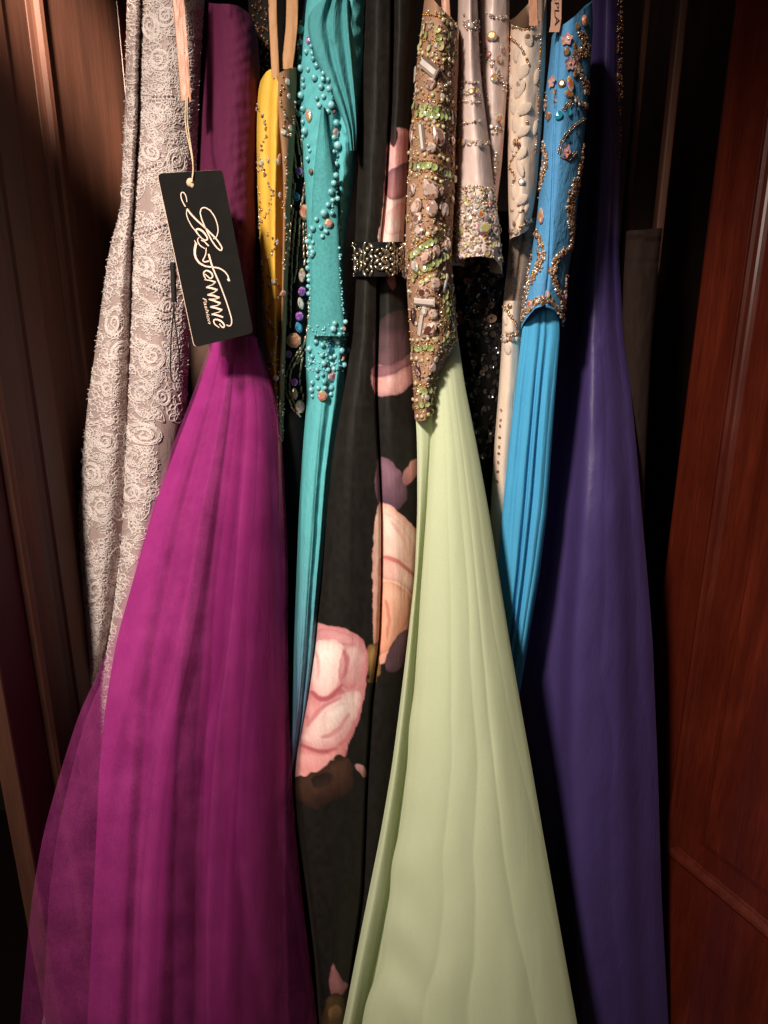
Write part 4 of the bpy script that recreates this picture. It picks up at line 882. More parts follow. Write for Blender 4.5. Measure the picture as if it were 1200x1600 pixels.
# ------------------------------------------------------------------ the hang tag
tg = thing('hang_tag', 'black card hang tag with white script lettering hanging on a pale string', 'tag', P1(303, 542, 0.77))
A_, B_, C_ = P1(245, 271, 0.80), P1(347, 265, 0.797), P1(303, 543, 0.762)
TN = (B_ - A_).cross(C_ - A_).normalized(); TN = TN if TN.y < 0 else -TN
def on_tag(x, y, off=0.0):
    d = Vector(rays(np.array([x]), np.array([y]))[0]); t = (A_ - Vector(CAM)).dot(TN) / d.dot(TN); return Vector(CAM) + d * t + TN * off
def slab(name, parent, poly, mat, off0, off1, bevel=False):
    n = len(poly); V = [on_tag(x, y, off1) for x, y in poly] + [on_tag(x, y, off0) for x, y in poly]
    F = [list(range(n)), list(range(n, 2 * n))[::-1]] + [[i, n + i, n + (i + 1) % n, (i + 1) % n] for i in range(n)]
    return mesh_obj(name, V, F, mat, parent, smooth=False)
def rounded(c, r_):
    out = []
    for i in range(4):
        p = np.array(c[i], float); a = np.array(c[i - 1], float); b = np.array(c[(i + 1) % 4], float)
        a = p + (a - p) / np.linalg.norm(a - p) * r_; b = p + (b - p) / np.linalg.norm(b - p) * r_
        for t in np.linspace(0, 1, 6): out.append(tuple((1 - t) ** 2 * a + 2 * t * (1 - t) * p + t * t * b))
    return out
CARD = plain('black_card', (21, 19, 17), rough=0.8, spec=0.08, var=0.15); EDGE = plain('card_edge', (206, 178, 156), rough=0.7); INK = plain('cream_ink', (222, 194, 178), rough=0.6, var=0.03)
cor = [(245, 271), (347, 265), (395.5, 520), (303, 543)]
slab('card', tg, rounded(cor, 8), EDGE, -0.0012, 0.0); slab('card_face', tg, rounded([(246.2, 271.3), (347.4, 265.3), (396, 520.3), (304, 542.8)], 8), CARD, 0.0001, 0.0004)
T1 = lambda pts: [(235 + a / 7.06, 255 + b / 7.06) for a, b in pts]
T2 = lambda pts: [(235 + a / 7.06, 395 + b / 7.06) for a, b in pts]
def stroke(pts, w0, w1=None, wm=None):
    """brush line: widths in px at start, middle, end"""
    p = np.array(pts, float); L_ = np.concatenate([[0], np.cumsum(np.linalg.norm(np.diff(p, axis=0), axis=1))])
    s_ = np.linspace(0, L_[-1], max(12, int(L_[-1] / 1.1))); q = np.stack([np.interp(s_, L_, p[:, 0]), np.interp(s_, L_, p[:, 1])], 1)
    for k in (0, 1): q[:, k] = blur1(q[:, k], 2) if len(q) > 20 else q[:, k]
    t = np.gradient(q, axis=0); t /= np.linalg.norm(t, axis=1)[:, None] + 1e-9; nn = np.stack([-t[:, 1], t[:, 0]], 1)
    w1 = w0 if w1 is None else w1; wm = (w0 + w1) / 2 if wm is None else wm
    wd = np.interp(np.linspace(0, 1, len(q)), [0, 0.5, 1], [w0, wm, w1])[:, None] / 2
    n = len(q); V = [on_tag(*r_, 0.0008) for r_ in q + nn * wd] + [on_tag(*r_, 0.0008) for r_ in q - nn * wd]
    return V, [[i, i + 1, n + i + 1, n + i] for i in range(n - 1)]
strokes = {
 'letter_l': [(T1([(405, 430), (400, 380), (378, 328), (350, 315), (335, 350), (345, 400), (368, 448), (390, 482)]), 1.2, 1.6, 1.6),
              (T1([(405, 505), (450, 565), (520, 638), (600, 710), (670, 778), (740, 850), (788, 925), (796, 962), (776, 970), (730, 930), (680, 860), (640, 780), (600, 700), (568, 620), (550, 550), (562, 498), (600, 488), (660, 520), (710, 590), (740, 670), (750, 740), (740, 800), (718, 835), (695, 836)]), 2.6, 1.4, 2.0),
              (T1([(405, 505), (398, 560), (420, 630), (460, 700), (500, 750)]), 1.2, 1.6)],
 'letter_a': [(T1([(590, 850), (550, 812), (510, 765), (500, 735), (530, 722), (580, 752), (620, 800), (638, 845), (612, 858), (578, 838)]), 1.4, 1.8, 3.2), (T1([(560, 850), (600, 868), (646, 916)]), 1.5, 2.2), (T1([(540, 822), (520, 832), (522, 865), (550, 912), (604, 945)]), 1.2, 1.4, 1.8)],
 'letter_f': [(T1([(487, 852), (512, 898)]), 0.6, 3.0), (T1([(506, 890), (492, 955), (492, 1010), (508, 1059)]) + T2([(545, 118), (610, 152), (690, 160), (760, 170), (820, 205), (858, 255), (868, 295)]), 4.0, 1.8, 2.4), (T2([(852, 290), (868, 308), (880, 300)]), 2.6, 2.6),
              (T1([(618, 935), (615, 1000), (596, 1050)]) + T2([(572, 88), (600, 106), (648, 92)]), 1.3, 2.4), (T2([(645, 15), (665, 90), (690, 170), (720, 240), (760, 330), (800, 430), (840, 540), (875, 650), (900, 740), (896, 800), (870, 816), (842, 795)]), 2.8, 1.6, 1.8)],
 'letter_e': [(T2([(606, 236), (662, 290), (696, 268), (674, 218), (622, 192), (586, 214), (594, 262), (622, 296), (600, 300)]), 1.6, 1.4, 2.6)],
 'letter_m': [(T2([(598, 298), (660, 306), (722, 326)]), 1.4, 2.6), (T2([(722, 326), (690, 352), (618, 380)]), 1.2, 1.4), (T2([(618, 380), (680, 392), (742, 412)]), 2.8, 3.0), (T2([(742, 412), (700, 440), (632, 464)]), 1.2, 1.4), (T2([(632, 464), (700, 474), (764, 498)]), 2.8, 3.0), (T2([(764, 498), (720, 512), (648, 512)]), 1.2, 1.4)],
 'letter_m ': [(T2([(648, 512), (720, 536), (778, 560)]), 2.6, 3.0), (T2([(778, 560), (740, 582), (662, 596)]), 1.2, 1.4), (T2([(662, 596), (730, 612), (794, 634)]), 2.8, 3.0), (T2([(794, 634), (758, 656), (678, 678)]), 1.2, 1.4), (T2([(678, 678), (740, 690), (804, 712)]), 2.8, 2.6)],
 'letter_e ': [(T2([(762, 826), (716, 796), (694, 755), (706, 732), (752, 738), (800, 768), (824, 806), (812, 834), (784, 815), (764, 784)]), 1.4, 1.6, 2.8)]}
for nm, parts in strokes.items():
    V, F = [], []
    for a in parts:
        v_, f_ = stroke(a[0], a[1], a[2], a[3] if len(a) > 3 else None); k0 = len(V); V += v_; F += [[i + k0 for i in f] for f in f_]
    mesh_obj(nm.strip(), V, F, INK, tg, smooth=False)
def text_on(name, parent, txt, p0, p1, height, mat, shear=0.0, place=None):
    """flat lettering whose baseline runs from pixel p0 towards p1"""
    cu = bpy.data.curves.new('lettering', 'FONT'); cu.body = txt; cu.size = 1.0; cu.shear = shear; cu.extrude = 0
    tmp = bpy.data.objects.new('lettering', cu); COL.objects.link(tmp); bpy.context.view_layer.update()
    me = bpy.data.meshes.new_from_object(tmp.evaluated_get(bpy.context.evaluated_depsgraph_get())); bpy.data.objects.remove(tmp)
    V = np.array([v.co[:] for v in me.vertices]); F = [list(p.vertices) for p in me.polygons]
    V[:, 0] -= V[:, 0].min(); wd = V[:, 0].max(); d = np.array(p1, float) - np.array(p0, float); n = np.array([d[1], -d[0]]) / np.linalg.norm(d)
    Q = [np.array(p0) + d * (v[0] / wd) + n * v[1] * height / 0.7 for v in V]
    return mesh_obj(name, [place(*q) for q in Q], F, mat, parent, smooth=False)
text_on('small_lettering', tg, 'Fashion', (317, 466), (326, 507), 5.2, INK, 0.35, lambda x, y: on_tag(x, y, 0.0008))
STRG = plain('pale_string', (206, 180, 150), rough=0.8); DSTR = plain('dark_string', (30, 24, 22), rough=0.7)
def string(name, pts, r_, mat, parent=tg):
    p = np.array(pts, float); t = np.linspace(0, len(p) - 1, len(p) * 8); q = np.stack([np.interp(t, range(len(p)), p[:, k]) for k in range(3)], 1)
    for k in range(3): q[:, k] = blur1(q[:, k], 3)
    V, F = tube_world(px(q[:, 0], q[:, 1], q[:, 2]), r_, 6); return mesh_obj(name, V, F, mat, parent)
string('string', [(291, 150, 0.832), (289, 180, 0.826), (291, 205, 0.82), (298, 235, 0.81), (302, 258, 0.80), (302, 272, 0.795), (299, 285, 0.792)], 0.0007, STRG)
string('string', [(293, 150, 0.832), (292, 185, 0.828), (296, 215, 0.818), (301, 245, 0.806), (302, 262, 0.798), (300, 285, 0.792)], 0.0007, STRG)
Vk, Fk = ico(2); mesh_obj('knot', Vk * np.array([0.0042, 0.003, 0.0046]) + np.array(on_tag(298, 286, 0.001)), Fk, STRG, tg)
mesh_obj('knot', Vk * np.array([0.0022, 0.002, 0.003]) + np.array(on_tag(301, 290, 0.001)), Fk, STRG, tg)
# dark fastener hanging beside the card
string('fastener_barrel', [(270, 410, 0.822), (271, 440, 0.822), (272, 472, 0.822)], 0.0030, DSTR)
string('fastener_loop', [(272, 470, 0.82), (270, 500, 0.82), (267, 535, 0.822), (266, 570, 0.824), (267, 592, 0.825), (273, 600, 0.825), (279, 590, 0.824), (281, 560, 0.822), (276, 520, 0.82), (272, 495, 0.82), (272, 474, 0.82)], 0.00075, DSTR)

# ------------------------------------------------------------------ turquoise pearls
TB = [o for o in teal.children]
z2 = [(425,178,26),(420,250,18),(410,285,15),(415,340,16),(450,305,17),(480,270,15),(485,315,15),(490,345,15),(420,400,18),(460,410,17),(510,390,18),(495,455,22),(550,430,15),(540,470,16),(578,465,17),(530,515,20),(588,515,26),(545,565,17),(600,578,17),(508,575,15),(585,612,22),(525,620,22),(570,655,17),(432,465,15),(435,500,16),(425,560,25),(408,600,15),(435,640,18),(412,668,19),(432,715,16),(445,768,24),(610,720,26),(600,810,15),(618,855,23),(460,850,15),(460,930,19),(612,960,17),(608,1030,22),(600,1075,17),(630,1075,15),(585,1125,20),(627,1120,14),(620,1165,16),(596,1175,17),(570,1200,18),(548,1250,22),(592,1250,15),(507,1285,17),(485,1335,18),(530,1330,15),(562,1358,14),(540,1385,15),(460,1415,18),(487,1420,14),(468,1452,16),(486,1480,17),(618,910,14),(600,890,13),(470,885,14),(430,800,13)]
z6 = [(440,30,24),(515,45,15),(495,75,14),(425,75,18),(410,110,16),(430,150,17),(435,195,22),(415,235,15),(415,275,17),(415,325,16),(418,352,15),(415,390,15),(418,435,15),(416,470,12),(630,555,15),(632,582,13),(570,620,18),(632,612,15),(560,655,24),(512,700,24),(562,710,20),(600,690,20),(640,690,17),(595,735,20),(460,735,22),(495,755,18),(425,780,22),(385,795,18),(440,825,18),(492,820,20),(540,835,18),(580,825,18),(606,790,24),(645,790,18),(385,860,16),(430,860,16),(375,895,20),(500,870,24),(550,878,16),(620,880,20),(465,910,18),(525,910,16),(575,905,17),(495,940,17),(465,955,16),(440,990,22),(500,985,22),(437,1035,19),(475,1025,15),(510,1025,16),(558,1022,24),(540,1062,16),(440,1075,14),(660,745,14),(655,830,14),(612,655,14),(598,20,12),(600,60,12),(602,110,12),(596,150,11),(604,195,11)]
for a, b, r_ in z2:
    r_ *= random.uniform(0.8, 1.12)
    put('pearl', teal, TB, 'pearl', PEARL, 360 + a / 3.75, b / 3.75, r_ / 3.75 * 0.94, lift=r_ / 3.75 * 0.6, hgt=r_ / 3.75 * 0.94)
for a, b, r_ in z6:
    r_ *= random.uniform(0.8, 1.12)
    put('pearl', teal, TB, 'pearl', PEARL, 380 + a / 4, 350 + b / 4, r_ / 4 * 0.94, lift=r_ / 4 * 0.6, hgt=r_ / 4 * 0.94)
for x, y, sx, sy, ang, t, m in ((484, 181, 10, 6.5, 90, 'marquise', ABC), (523, 207, 6, 6, 0, 'stone', ABC), (513, 349, 7, 7, 0, 'stone', ABC), (517.5, 587.5, 8.5, 8.5, 0, 'stone', ABC), (503.5, 618.5, 8.5, 8.5, 0, 'stone', ABC), (535, 559, 4.5, 4.5, 0, 'stone', PEACH), (536, 514, 4, 4, 0, 'stone', ABC), (514, 544, 6, 4, 60, 'drop', BLUST), (483, 64, 6, 4.5, 90, 'drop', VIOST), (521, 176, 4.5, 4.5, 0, 'stone', DARKC), (487, 268, 4.5, 4.5, 0, 'stone', BRONZE)):
    put('crystal', teal, TB, t, m, x, y, sx, sy, ang, hgt=min(sx, sy) * 0.9, lift=2)
st = Stuff()
for path in ([(472, 20), (468, 60), (468, 110)], [(526, 190), (525, 250), (526, 300), (518, 330)], [(484, 385), (484, 440), (484, 490)], [(532, 330), (531, 420), (536, 490)], [(480, 505), (500, 530), (540, 545)], [(484, 560), (520, 572), (540, 560)]):
    for x, y, a in along(path, 4.2): put('', teal, TB, 'seed', PEARL, x + jit(1.5), y + jit(1.5), random.uniform(1.4, 2.2), lift=1, stuff=st)
for _ in range(120): put('', teal, TB, 'seed', PEARL, random.uniform(474, 545), random.uniform(505, 580), random.uniform(1.3, 2.2), lift=0.8, stuff=st)
for _ in range(60): put('', teal, TB, 'seed', BRONZE, 468 + jit(6), random.uniform(0, 70), random.uniform(1.5, 2.5), lift=1, stuff=st)
st.build('seed_beads', teal)

# ------------------------------------------------------------------ black gown: bugles and stones
KB = [child(bug, 'body')]
for path in ([(459, 192), (465, 215), (470, 250), (473, 276)], [(455, 205), (460, 240), (465, 276)], [(463, 188), (470, 225), (477, 262)], [(452, 225), (456, 260), (459, 290)], [(458, 330), (455, 360), (452, 400), (450, 450), (449, 512)], [(463, 335), (460, 365), (457, 410), (455, 460), (454, 508)],
             [(468, 345), (466, 380), (463, 420), (460, 440)], [(473, 352), (473, 380), (475, 410)], [(476, 350), (479, 400), (482, 440), (483, 490), (477, 530), (468, 545), (458, 560), (450, 580), (447, 600), (450, 620), (457, 638), (468, 650)],
             [(481, 470), (481, 500), (475, 534), (464, 560), (455, 580), (452, 600), (455, 620), (463, 636)], [(471, 563), (467, 590), (470, 610), (474, 622)], [(478, 545), (470, 556), (462, 572)], [(475, 285), (472, 310), (468, 328)], [(461, 292), (458, 312), (456, 330)], [(446, 300), (447, 340)], [(480, 290), (476, 300), (472, 315)]):
    for x, y, a in along(path, 11.5): put('bugle_bead', bug, KB, 'bugle', BUGLE, x + jit(0.5), y, 5.1, 1.7, a + jit(4), hgt=1.7, lift=1.2)
for x, y, sx, sy, ang, t, m in ((467, 268, 6, 6, 0, 'stone', VIOST), (463, 308, 6.5, 6.5, 0, 'stone', BLUST), (475, 332, 12.5, 12.5, 0, 'stone', PEACH), (471, 430, 11, 6.5, 85, 'marquise', ABC), (471, 455, 7.5, 7.5, 0, 'stone', VIOST), (469, 474, 10, 5.5, 60, 'marquise', CLEAR), (467, 494, 7, 7, 0, 'stone', VIOST), (466, 511, 9, 6, 240, 'drop', BLUST), (459, 532, 12, 12, 0, 'stone', PEACH), (451, 553, 6.5, 6.5, 0, 'stone', VIOST), (460, 597, 6, 6, 0, 'stone', VIOST), (460.5, 615, 9.5, 5.2, 80, 'marquise', ABC), (468, 635, 8.5, 11, 0, 'stone', ABC), (484, 268, 6, 5, 0, 'stone', DARKC)):
    put('crystal', bug, KB, t, m, x, y, sx, sy, ang, hgt=min(sx, sy) * 0.8, lift=1.5)

# ------------------------------------------------------------------ yellow gown: crystal vines
YB = [o for o in yel.children if 'strap' not in o.name]
st = Stuff()
vine = [(404, 165), (411, 180), (418, 205), (408, 235), (404, 255), (412, 265), (419, 285), (428, 300), (421, 328), (411, 344), (416, 362), (430, 378), (424, 398), (406, 418), (414, 428), (430, 440), (441, 458), (426, 470), (417, 500), (432, 518), (440, 500), (428, 540), (434, 560), (420, 580), (436, 600), (428, 625), (438, 650), (426, 680)]
for path in (vine, [(445, 108), (456, 105), (464, 100)], [(443, 118), (441, 140), (438, 160), (446, 180), (440, 205), (452, 215), (460, 180), (463, 150)], [(400, 215), (398, 250), (404, 270)], [(446, 240), (448, 280), (444, 320), (448, 360), (444, 420)], [(402, 290), (408, 330), (404, 380)], [(410, 440), (405, 460), (412, 480)]):
    for x, y, a in along(path, 3.4):
        if random.random() < 0.8: put('', yel, YB, 'seed', random.choice([CLEAR, BRONZE, BRONZE, GOLD]), x + jit(2.2), y + jit(2.2), random.uniform(1.3, 2.6), lift=1, stuff=st)
for _ in range(150): put('', yel, YB, 'seed', random.choice([CLEAR, BRONZE]), random.uniform(414, 444), random.uniform(560, 690), random.uniform(1.2, 2.4), lift=1, stuff=st)
st.build('seed_beads', yel)
for x, y, r_ in ((402, 171, 4), (448, 128, 5), (436, 305, 5), (450, 150, 4), (452, 200, 5), (443, 207, 4.5), (432, 379, 5.5), (423, 447, 5), (428, 440, 4), (423, 505, 6), (420, 250, 4), (409, 255, 4.5), (433, 253, 6), (411, 410, 4), (431, 590, 5), (425, 553, 4), (440, 580, 4), (442, 458, 4.5), (416, 480, 3.5)):
    put('crystal', yel, YB, 'stone', random.choice([CLEAR, ABC, CLEAR]), x, y, r_, hgt=r_ * 0.8, lift=1.5)
put('crystal', yel, YB, 'marquise', ABC, 434, 248, 9, 4.5, -55, hgt=4, lift=1.5)
st = Stuff()
for _ in range(110): put('', dark, [child(dark, 'bodice')], 'seed', BRB, 408 + jit(13), random.uniform(-5, 110), random.uniform(1.6, 3.2), lift=1, stuff=st)
st.build('seed_beads', dark)

# ------------------------------------------------------------------ beaded belt of the floral gown
flo_body = child(flo, 'body')
beL = E([(375, 551), (435, 553)], 0.885); beR = E([(375, 632), (435, 634)], 0.885)
belt = cloth('belt', flo, tube(beL, beR, 0, [(0.1, -0.022), (0.4, -0.04), (0.7, -0.036), (0.92, -0.016)]), M_BLK, 378, 432, rows=16, cols=30, wr=0.0003, back=0.08)
BB = [belt, flo_body]
cellw = [(561, 16), (576, 18), (594, 17), (609, 15), (621, 11), (629, 7)]
for row in range(3):
    for ci, (cx, cw) in enumerate(cellw):
        cy = 389 + row * 16.5 + (0 if ci % 2 else 8) - (8 if row == 2 and ci % 2 == 0 else 0)
        if row == 2 and ci % 2 == 0: continue
        for sx_, sy_ in ((-1, -1), (1, -1), (-1, 1), (1, 1)):
            put('rice_bead', belt, BB, 'pearl', SILV, cx + sx_ * cw * 0.28, cy + sy_ * 5.2, 6.2, 2.5, (45 if sx_ * sy_ < 0 else -45) * (1 if True else 1) + jit(8), hgt=2.5, lift=2.2)
        put('round_bead', belt, BB, 'pearl', SILV, cx, cy, 3.6, lift=2.6, hgt=3.6)
st = Stuff()
for _ in range(70): put('', belt, BB, 'seed', SILV, random.choice([random.uniform(550, 560), random.uniform(612, 634)]), random.uniform(380, 432), random.uniform(1.5, 2.6), lift=1.2, stuff=st)
st.build('seed_beads', belt)

# ------------------------------------------------------------------ jewelled bodice of the green gown
GB = [child(grn, 'bodice'), child(grn, 'front_panel')]
st = Stuff()
gems = [('baguette', CLEAR, 673, 106, 17, 7, 35), ('stone', PINKC, 674, 131, 8, 8, 0), ('baguette', CLEAR, 650, 117, 10, 2.2, 86), ('baguette', CLEAR, 661, 215, 17, 4.5, 88), ('drop', PINKC, 683, 212, 14, 10, 220), ('stone', PINKC, 674, 231, 7, 7, 0), ('marquise', PINKC, 645, 210, 14, 5, 80), ('stone', PINKC, 705, 220, 6, 6, 0),
        ('drop', PINKC, 672, 296, 15, 10, 240), ('stone', PINKC, 646, 296, 8, 8, 0), ('stone', PINKC, 652, 324, 13, 10, -25), ('stone', PINKC, 674, 326, 9, 11, 0), ('stone', PINKC, 693, 328, 8, 9, 0), ('stone', PINKC, 654, 342, 8, 9, 20), ('marquise', PINKC, 688, 299, 6, 3.5, 60), ('stone', PINKC, 657, 360, 9, 9, 0), ('stone', PINKC, 705, 312, 5, 5, 0),
        ('stone', PINKC, 665, 401, 8, 10, 0), ('stone', PINKC, 680, 392, 7, 8, 0), ('stone', PINKC, 696, 381, 9, 9, 0), ('stone', CLEAR, 650, 416, 7, 9, -20), ('stone', DARKC, 636, 427, 6, 9, 0), ('stone', PINKC, 679, 444, 9, 9, 0), ('stone', PINKC, 662, 457, 9.5, 9, 0), ('baguette', CLEAR, 694, 443, 13, 3, -68), ('baguette', CLEAR, 664, 472, 15.5, 4.8, 3),
        ('stone', DARKC, 648, 493, 6.5, 12, 0), ('drop', CLEAR, 664, 486, 7, 5, 90), ('stone', PINKC, 676, 491, 7, 7, 0), ('baguette', CLEAR, 658, 507, 15, 3.2, -55), ('drop', PINKC, 671, 516, 14, 9, 140), ('marquise', DARKC, 654, 578, 15, 7, 52), ('stone', PINKC, 674, 574, 6, 8, 0), ('stone', CLEAR, 680, 561, 4, 4, 0), ('stone', CLEAR, 642, 588, 3.5, 5, 0), ('stone', CLEAR, 666, 621, 4.2, 4.2, 0), ('stone', PALE, 681, 531, 3.6, 4, 0), ('stone', CLEAR, 652, 142, 4, 4, 0), ('stone', CLEAR, 690, 151, 4, 4, 0)]
for t, m, x, y, sx, sy, a in gems: put('crystal', grn, GB, t, m, x, y, sx * 1.18, sy * 1.18, a, hgt=min(sx, sy), lift=1.8)
seqs = [(683, 47, 5.5), (696, 55, 6.5), (687, 72, 6.2), (699, 77, 6.6), (668, 55, 5), (685, 59, 5), (661, 53, 5), (660, 66, 5), (672, 76, 5), (665, 42, 5), (676, 37, 5), (708, 66, 6), (706, 88, 6), (657, 74, 5), (713, 54, 5), (709, 75, 5)]
for x, y, r_ in seqs: put('sequin', grn, GB, 'sequin', random.choice([SPALE, SPALE, SGREEN]), x, y, r_, lift=1.6, hgt=r_, tilt=0.3, ang=jit(90))
bandg = [[(641, 166), (660, 168), (690, 172), (712, 182)], [(641, 176), (662, 178), (690, 182), (711, 190)], [(645, 259), (676, 260), (692, 268), (709, 280)], [(641, 403), (660, 388), (680, 373), (701, 361)], [(652, 428), (668, 418), (684, 408), (702, 398)], [(641, 543), (655, 544), (678, 543)], [(645, 611), (660, 612), (680, 608)], [(648, 634), (662, 632), (679, 626)]]
for pth in bandg:
    for x, y, a in along(pth, 6.5): put('sequin', grn, GB, 'sequin', SGREEN, x + jit(0.8), y + jit(1.2), random.uniform(4.6, 6.0), lift=1.6, hgt=5, tilt=0.35, ang=jit(90))
for x, y in ((632, 450), (640, 444), (648, 435), (638, 341), (671, 433), (682, 427), (660, 443), (709, 280), (631, 437)): put('sequin', grn, GB, 'sequin', SPALE, x, y, 5.6, lift=1.6, hgt=5.5, tilt=0.25, ang=jit(90))
palep = [[(655, 83), (668, 86), (685, 91), (700, 95), (712, 100)], [(655, 144), (667, 146), (680, 148), (694, 157), (710, 163)], [(640, 189), (655, 194), (671, 195), (692, 198), (712, 211)], [(640, 240), (665, 242), (690, 245), (712, 262)], [(637, 271), (660, 274), (678, 278), (696, 289), (712, 303)], [(648, 377), (664, 368), (684, 356)], [(646, 531), (662, 530), (678, 530)], [(645, 560), (660, 562), (682, 561)], [(652, 599), (668, 595), (682, 590)], [(646, 625), (658, 625)], [(645, 654), (660, 649), (674, 644), (680, 637)], [(640, 455), (650, 448), (668, 437), (690, 424)], [(676, 34), (692, 33), (706, 40), (716, 48)]]
for pth in palep:
    for x, y, a in along(pth, 7.6):
        if random.random() < 0.86: put('bead', grn, GB, 'pearl', random.choice([PALE, PALE, SPALE]), x + jit(1.6), y + jit(1.6), random.uniform(2.6, 4.2), lift=1.6, hgt=random.uniform(2.4, 3.4))
goldp = [[(645, 155), (675, 157), (695, 163), (712, 172)], [(642, 186), (670, 187), (700, 193), (712, 200)], [(645, 250), (676, 252), (692, 259), (706, 273)], [(645, 267), (676, 269), (692, 276)], [(640, 392), (660, 379), (690, 358)], [(657, 436), (676, 422), (700, 405)], [(640, 537), (680, 536)], [(642, 550), (678, 549)], [(645, 603), (680, 598)], [(648, 640), (676, 634)], [(690, 560), (700, 545), (714, 525)], [(688, 470), (696, 500), (688, 540)], [(654, 60), (690, 66), (712, 84)], [(651, 90), (680, 98), (700, 104)], [(656, 23), (676, 24), (700, 30)]]
for pth in goldp:
    for x, y, a in along(pth, 2.5): put('', grn, GB, 'seed', GOLD, x + jit(0.5), y + jit(0.5), 1.35, lift=1, stuff=st)
for _ in range(70):
    y = random.uniform(430, 548); x = random.uniform(689, 709 + (y - 430) * 0.06)
    if y > 520 and x > 700 - (y - 548): pass
    put('sequin', grn, GB, 'sequin', random.choice([SPALE, SGREEN, SPALE]), x, y, random.uniform(3.6, 5.2), lift=1.4, hgt=4, tilt=0.4, ang=jit(90))
for x0, y0, x1, y1, n in ((650, 20, 716, 100, 110), (640, 150, 712, 205, 110), (636, 240, 712, 290, 90), (634, 355, 706, 450, 140), (640, 525, 682, 655, 130), (688, 440, 714, 545, 110), (636, 300, 712, 352, 90), (640, 100, 712, 150, 60), (640, 200, 712, 240, 70), (634, 455, 690, 525, 110)):
    for _ in range(n): put('', grn, GB[:1], 'seed', random.choice([GOLD, PALE, BRONZE, GOLD]), random.uniform(x0, x1), random.uniform(y0, y1), random.uniform(1.1, 2.0), lift=0.8, stuff=st)
for _ in range(900):
    y = random.uniform(12, 650); put('', grn, GB[:1], 'seed', random.choice([PALE, CLEAR, CLEAR, PINKC, SPALE]), random.uniform(634, 716), y, random.uniform(1.0, 2.1), lift=0.8, stuff=st)
st.build('seed_beads', grn)
for _ in range(60): put('crystal', grn, GB[:1], random.choice(['stone', 'marquise', 'stone']), random.choice([CLEAR, PINKC, PINKC]), random.uniform(638, 712), random.uniform(20, 645), random.uniform(3.0, 5.0), random.uniform(2.6, 4.2), jit(90), hgt=3, lift=1.2)
ribbon('hanger_loop', grn, [(-60, 694), (0, 696), (32, 698)], M_PINKR, 13, 0.88)

# ------------------------------------------------------------------ white satin: crystal bands
WB = [child(whi, 'bodice'), child(whi, 'back_panel')]
st = Stuff()
for pth, wd, n in (([(712, 142), (730, 143), (752, 144)], 6, 70), ([(711, 158), (752, 160)], 1.5, 30), ([(720, 194), (750, 188)], 1.5, 20), ([(712, 222), (730, 222), (748, 224), (764, 226)], 4, 45), ([(712, 128), (750, 130)], 1.2, 24), ([(725, 30), (735, 45), (748, 40)], 9, 60), ([(752, 20), (775, 28), (793, 26)], 3, 30), ([(755, 80), (775, 110), (790, 140)], 9, 60), ([(775, 180), (785, 200), (770, 205)], 5, 30), ([(748, 60), (752, 110), (764, 160)], 2, 40), ([(775, 240), (772, 290)], 3, 30), ([(712, 292), (740, 290), (772, 300)], 3, 50)):
    p = along(pth, 1.0)
    for _ in range(n):
        x, y, a = random.choice(p); put('', whi, WB, 'seed', random.choice([CLEAR, CLEAR, BRONZE, ABC]), x + jit(1), y + jit(wd), random.uniform(1.2, 2.5), lift=0.9, stuff=st)
for _ in range(560):
    y = random.uniform(292, 412); put('', whi, WB[:1], random.choice(['seed', 'seed', 'bugle']), random.choice([CLEAR, CLEAR, BRONZE, ABC, SPALE]), random.uniform(708, 784), y, random.uniform(1.2, 2.6), lift=1, ang=jit(90), stuff=st)
st.build('seed_beads', whi)
for _ in range(75): put('sequin', whi, WB[:1], 'sequin', random.choice([CLEAR, SPALE, CLEAR]), random.uniform(709, 783), random.uniform(294, 414), random.uniform(3.4, 5.2), lift=1.5, hgt=4, tilt=0.45, ang=jit(90))
for x, y, r_, t in ((755.5, 357, 12.5, 'stone'), (750, 335, 6, 'stone'), (759, 340, 6, 'stone'), (748, 390, 4.5, 'stone'), (734, 342, 6, 'stone'), (783, 355, 6, 'stone'), (772, 346, 6, 'stone'), (726, 222, 6, 'stone'), (733, 222, 5, 'stone'), (748, 226, 5, 'stone'), (718, 220, 4, 'stone'), (745, 145, 6, 'stone'), (737, 143, 4.5, 'stone'), (769, 57, 9, 'stone'), (784, 76, 6, 'stone'), (779, 93, 6, 'stone'), (772, 123, 6.5, 'stone'), (779, 185, 8, 'stone'), (768, 198, 4.5, 'stone'), (749, 42, 5, 'stone'), (735, 40, 5, 'stone'), (764, 85, 5, 'stone'), (740, 305, 5, 'stone'), (764, 307, 5.5, 'stone')):
    put('crystal', whi, WB, t, ABC if r_ > 7.5 else random.choice([CLEAR, ABC]), x, y, r_, r_ * (0.85 if r_ > 8 else 1), hgt=r_ * 0.75, lift=1.5)

# ------------------------------------------------------------------ black sequin gown
QB = [child(seq, 'body')]
for x, y, sx, sy, a in ((722, 427, 9, 6, -60), (735, 410, 8, 5, 10), (746, 420, 7, 3, -70), (719, 491, 8, 6, -50), (722, 500, 6, 5, 0), (767, 498, 9, 6.5, -10), (739, 506, 7, 4, 80), (728, 412, 8, 6, -20), (731, 440, 7, 5, 30), (733, 455, 6, 4, 80)):
    put('sequin', seq, QB, 'sequin', SROSE, x, y, sx, sy, a, hgt=4, lift=2, tilt=0.2)
st = Stuff()
for _ in range(620):
    y = random.uniform(405, 900); put('', seq, QB, 'sequin', SBLK, random.uniform(704, 796), y, random.uniform(3.5, 5.5), lift=1.2, hgt=3, tilt=0.5, ang=jit(90), stuff=st)
st.build('black_sequins', seq)

